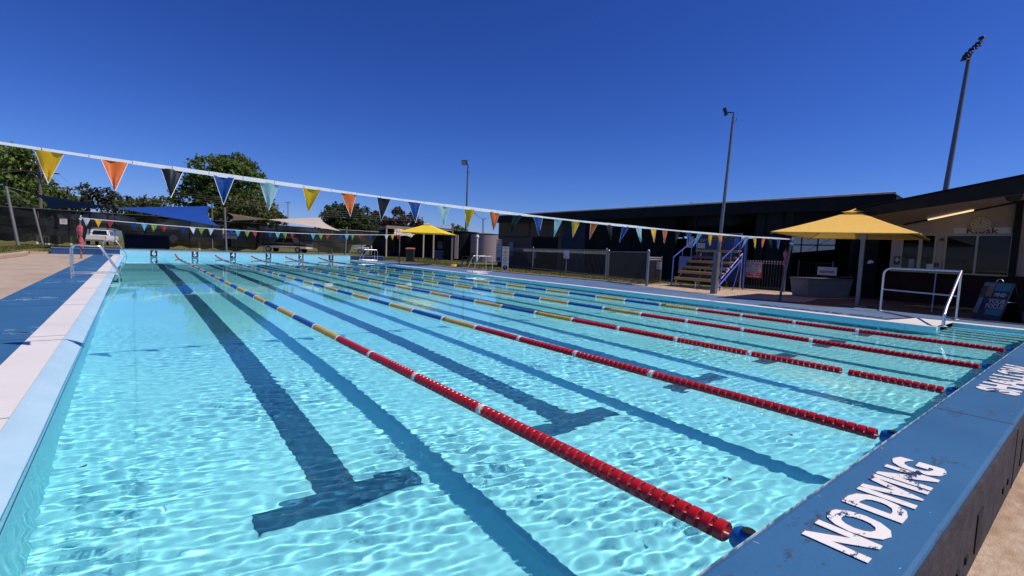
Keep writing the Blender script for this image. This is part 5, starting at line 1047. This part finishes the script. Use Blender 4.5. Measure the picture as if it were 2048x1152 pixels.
for nm, lb, px_, dp, rr, mt, yt in (('water_tank', 'round pinkish grey water tank with a dark rim beside the beige wall', 968, 47, 1.42, pmat('pinkish_tank', (.30, .235, .24), (.26, .20, .21), 2, .6, bump=.1, bscale=3, stretch=(.1, .1, 6)), 469), ('water_tank', 'black drum added left of the pinkish tank as its shaded half', 921, 48, 1.75, M['charwall'], 465)):  # black one is added: the tank's shaded left half as a dark drum
    q = gp(px_, dp, 0); h_ = pt(px_, yt, dp).z; t = thing(nm, lb, 'water tank', q); b = MB(); pr = [(rr, 0)]; 
    for i in range(12): pr += [(rr, h_ * (i + .1) / 12), (rr * 1.012, h_ * (i + .5) / 12), (rr, h_ * (i + .9) / 12)]
    b.lathe(pr + [(rr, h_), (rr * .4, h_ + .14), (0, h_ + .16)], 40); b.build('shell', mt, t, smooth=50); b = MB(); b.lathe([(rr * 1.0, h_ - .01), (rr * 1.03, h_ - .01), (rr * 1.03, h_ + .05), (rr * 1.0, h_ + .05)], 40); b.build('rim', M['roofdark'], t, smooth=40)
q = gp(953, 44, 0); hz = pt(953, 471, 44).z; t = thing('white_pipe', 'white plastic downpipe with a rounded cap between the tank and its added dark half', 'pipe', q); b = MB(); b.tube([q, up(q, hz - .15)], .09, 12); b.build('pipe', M['whitepaint'], t, world=True, smooth=40); b = MB(); b.lathe([(.09, 0), (.15, .03), (.15, .16), (.10, .24), (.0, .27)], 14, up(q, hz - .2)); b.build('cap', M['whitepaint'], t, world=True, smooth=50)
q = gp(912, 46, 0); b = MB(); b.box(up(q, 1.35), (.34, .3, 2.3), rz=R_(-38)); tag(b.build('meter_box', pmat('pinkish_panel', (.34, .29, .28), None), bevel=.02), 'tall narrow pinkish cabinet between the umbrella pole and added black drum', 'cabinet')
# wheelie bin
q = gp(820, 34.5, .05); t = thing('wheelie_bin', 'dark wheelie bin with a red lid on the lawn edge', 'bin', q, R_(-35)); b = MB(); b.add([(-.24, -.28, .1), (.24, -.28, .1), (.24, .26, .1), (-.24, .26, .1), (-.30, -.36, .95), (.30, -.36, .95), (.30, .36, .95), (-.30, .36, .95)], [(3, 2, 1, 0), (4, 5, 6, 7), (0, 1, 5, 4), (1, 2, 6, 5), (2, 3, 7, 6), (3, 0, 4, 7)]); b.build('body', pmat('dark_green_bin', (.012, .02, .016), None, rough=.45), t, bevel=.02)
b = MB(); b.add([(-.32, -.4, .955), (.32, -.4, .955), (.32, .38, .97), (-.32, .38, .97), (-.26, -.32, 1.02), (.26, -.32, 1.02), (.26, .3, 1.06), (-.26, .3, 1.06)], [(3, 2, 1, 0), (4, 5, 6, 7), (0, 1, 5, 4), (1, 2, 6, 5), (2, 3, 7, 6), (3, 0, 4, 7)]); b.build('lid', pmat('red_bin_lid', (.42, .06, .03), (.5, .12, .06), 6, .5), t, bevel=.02)
for s_ in (-1, 1): b = MB(); b.lathe([(.0, -.03), (.1, -.03), (.1, .03), (0, .03)], 14, (s_ * .26, .27, .1), Matrix.Rotation(R_(90), 3, 'Y')); b.build('wheel', M['tyre'], t, smooth=40)
# dark chair and clutter by the umbrella pole
q = gp(935, 30.4, .05); t = thing('garden_chair', 'dark plastic armchair on the lawn edge beside the umbrella pole', 'chair', q, R_(200)); M['chair'] = pmat('dark_green_plastic', (.02, .028, .024), None, rough=.35)
b = MB(); b.bb(-.25, .25, -.24, .24, .41, .45); b.build('seat', M['chair'], t, bevel=.015)
b = MB(); b.prism([(-.25, .22, .45), (.25, .22, .45), (.22, .34, .86), (-.22, .34, .86)], (0, .03, 0)); b.build('backrest', M['chair'], t, bevel=.012)
for sx in (-1, 1):
    for sy in (-1, 1): b = MB(); b.bar((sx * .23, sy * .21, .42), (sx * .28, sy * .27, 0), .05, .05); b.build('leg', M['chair'], t)
    b = MB(); b.tube([(sx * .27, -.24, .42), (sx * .29, -.24, .62), (sx * .28, .1, .66), (sx * .25, .28, .62)], .022, 8); b.build('armrest', M['chair'], t, smooth=40)
rng = random.Random(8)
for i, (px_, mt, lb) in enumerate(((909, 'fy', 'yellow towel crumpled on the ground by the far umbrella pole'), (919, 'navy', 'dark bag lying beside the crumpled yellow towel'))):
    q = gp(px_, 29.6, .06); b = MB(); b.lathe([(.26, 0), (.24, .08), (.15, .13), (.0, .15)], 12, q); b.v = [(x + rng.uniform(-.04, .04), y + rng.uniform(-.04, .04), z) for x, y, z in b.v]; tag(b.build('towel' if i == 0 else 'bag', M[mt], smooth=60), lb, 'towel' if i == 0 else 'bag')
# left lawn: navy covered stand, signs beyond the fence
q = gp(295, 40, .04); t = thing('covered_bench', 'long dark navy covered bench in the sail shade behind number 6', 'bench', q, R_(0)); b = MB(); b.bb(-1.5, 1.5, -.5, .5, .12, .95); b.bb(-1.5, 1.5, .5, .7, .95, 1.25); b.build('cover', pmat('navy_cover', (.008, .012, .03), (.012, .016, .04), 4, .6), t, bevel=.04)
for x in (-1.3, 1.3): b = MB(); b.bb(x - .04, x + .04, -.4, .4, 0, .12); b.build('leg', M['charwall'], t)
q = gp(460, 43, .03); t = thing('notice_sign', 'white framed blue and orange notice on two legs under the tan sail', 'sign', q, R_(-8)); hz = pt(460, 468, 43).z
b = MB(); b.bb(-.55, .55, -.02, .02, hz - .45, hz + .45); bd = b.build('board', M['signwhite'], t); b = MB(); b.bb(-.45, .45, -.026, -.021, hz + .12, hz + .36); b.build('blue_band', M['fb'], bd); b = MB(); b.text('SWIM', Matrix.Translation((0, -.03, hz - .12)) @ Matrix.Rotation(R_(90), 4, 'X'), .34, .002, .01, 1.1); b.build('lettering', pmat('orange_ink', (.5, .2, .04), None), bd)
for x in (-.5, .5): b = MB(); b.tube([(x, .03, 0), (x, .03, hz + .45)], .03, 8); b.build('leg', M['polep'], t)
for lb, px_, py_, dp, rot in (('grey diamond road sign beyond the shade cloth', 346, 477, 47, .785), ('grey round road sign beyond the shade cloth', 368, 463, 49, 0)):
    c = pt(px_, py_, dp); t = thing('road_sign', lb, 'road sign', (c.x, c.y, 0)); b = MB()
    if rot: b.box((0, 0, c.z), (.62, .02, .62), rot=Matrix.Rotation(rot, 3, 'Y'))
    else: b.lathe([(.0, -.01), (.42, -.01), (.42, .01), (0, .01)], 20, (0, 0, c.z), Matrix.Rotation(R_(90), 3, 'X'))
    b.build('plate', M['signwhite'], t); b = MB(); b.tube([(0, .04, 0), (0, .04, c.z)], .03, 6); b.build('pole', M['polep'], t)
for px_, dp in ((75, 44), (88, 44), (93, 44), (98, 44), (119, 45), (143, 45), (399, 46)):
    q = gp(px_, dp, 0); b = MB(); b.bar(q, up(q, .85), .16, .14); tag(b.build('bollard', M['whitepaint'], bevel=.02), 'short white post beyond the shade cloth fence', 'bollard', 'white posts beyond the fence')
# leaves floating on the water
M['leaf'] = pmat('brown_leaf', (.10, .07, .02), (.05, .08, .02), 30, .6)
for lb, px_, py_ in (('small dark curled leaf afloat near the left wall', 158, 936), ('tiny green leaf afloat below the second lane rope', 1458, 962), ('tiny brown leaf afloat near the second rope end', 1582, 872)):
    d_ = pt(px_, py_, 1) - Vector((0, 0, 1.11)); s_ = (0.006 - 1.11) / d_.z; q = Vector((d_.x * s_, d_.y * s_, .006)); b = MB(); n = 7
    for i in range(n):
        f0, f1 = i / n, (i + 1) / n; w0, w1 = .007 * math.sin(math.pi * f0), .007 * math.sin(math.pi * f1)
        def cc(f_, w_): a_ = 1.6 * f_; return q + Vector((.028 * math.sin(a_) - w_ * math.cos(a_), .022 * (1 - math.cos(a_)) + w_, .002 + .002 * f_))
        b.quad(cc(f0, -w0 - .001), cc(f0, w0 + .001), cc(f1, w1 + .001), cc(f1, -w1 - .001))
    tag(b.build('leaf', M['leaf'], solid=.001), lb, 'leaf')
# grass tufts on the far and side lawns
rng = np.random.default_rng(4); P = []
for x0, x1, y0, y1, n in ((-9, -4.3, 14, 42, 7000), (15.1, 19, 11.5, 34, 7000), (-6, 17, 35.2, 48, 14000), (15, 27, 33, 46, 8000)): P.append(np.stack([rng.uniform(x0, x1, n), rng.uniform(y0, y1, n), np.full(n, .05)], 1))
P = np.concatenate(P); P[:, 2] = np.where(P[:, 0] < -4.2, .22, .05); n = len(P); a = rng.uniform(0, 6.28, n); h = rng.uniform(.03, .09, n); w_ = .02
ux = np.stack([np.cos(a) * w_, np.sin(a) * w_, np.zeros(n)], 1); tip = P + np.stack([rng.normal(0, .03, n), rng.normal(0, .03, n), h], 1); q = np.stack([P - ux, P + ux, tip], 1).reshape(-1, 3)
me = D.meshes.new('grass'); me.from_pydata(q.tolist(), [], np.arange(3 * n).reshape(-1, 3).tolist()); me.materials.append(pmat('grass_blades', (.07, .10, .02), (.14, .13, .04), .8, .8, trans=.3)); o = D.objects.new('grass', me); COL.objects.link(o); o['kind'] = 'stuff'; tag(o, 'short patchy grass on the lawns around the pool', 'grass')
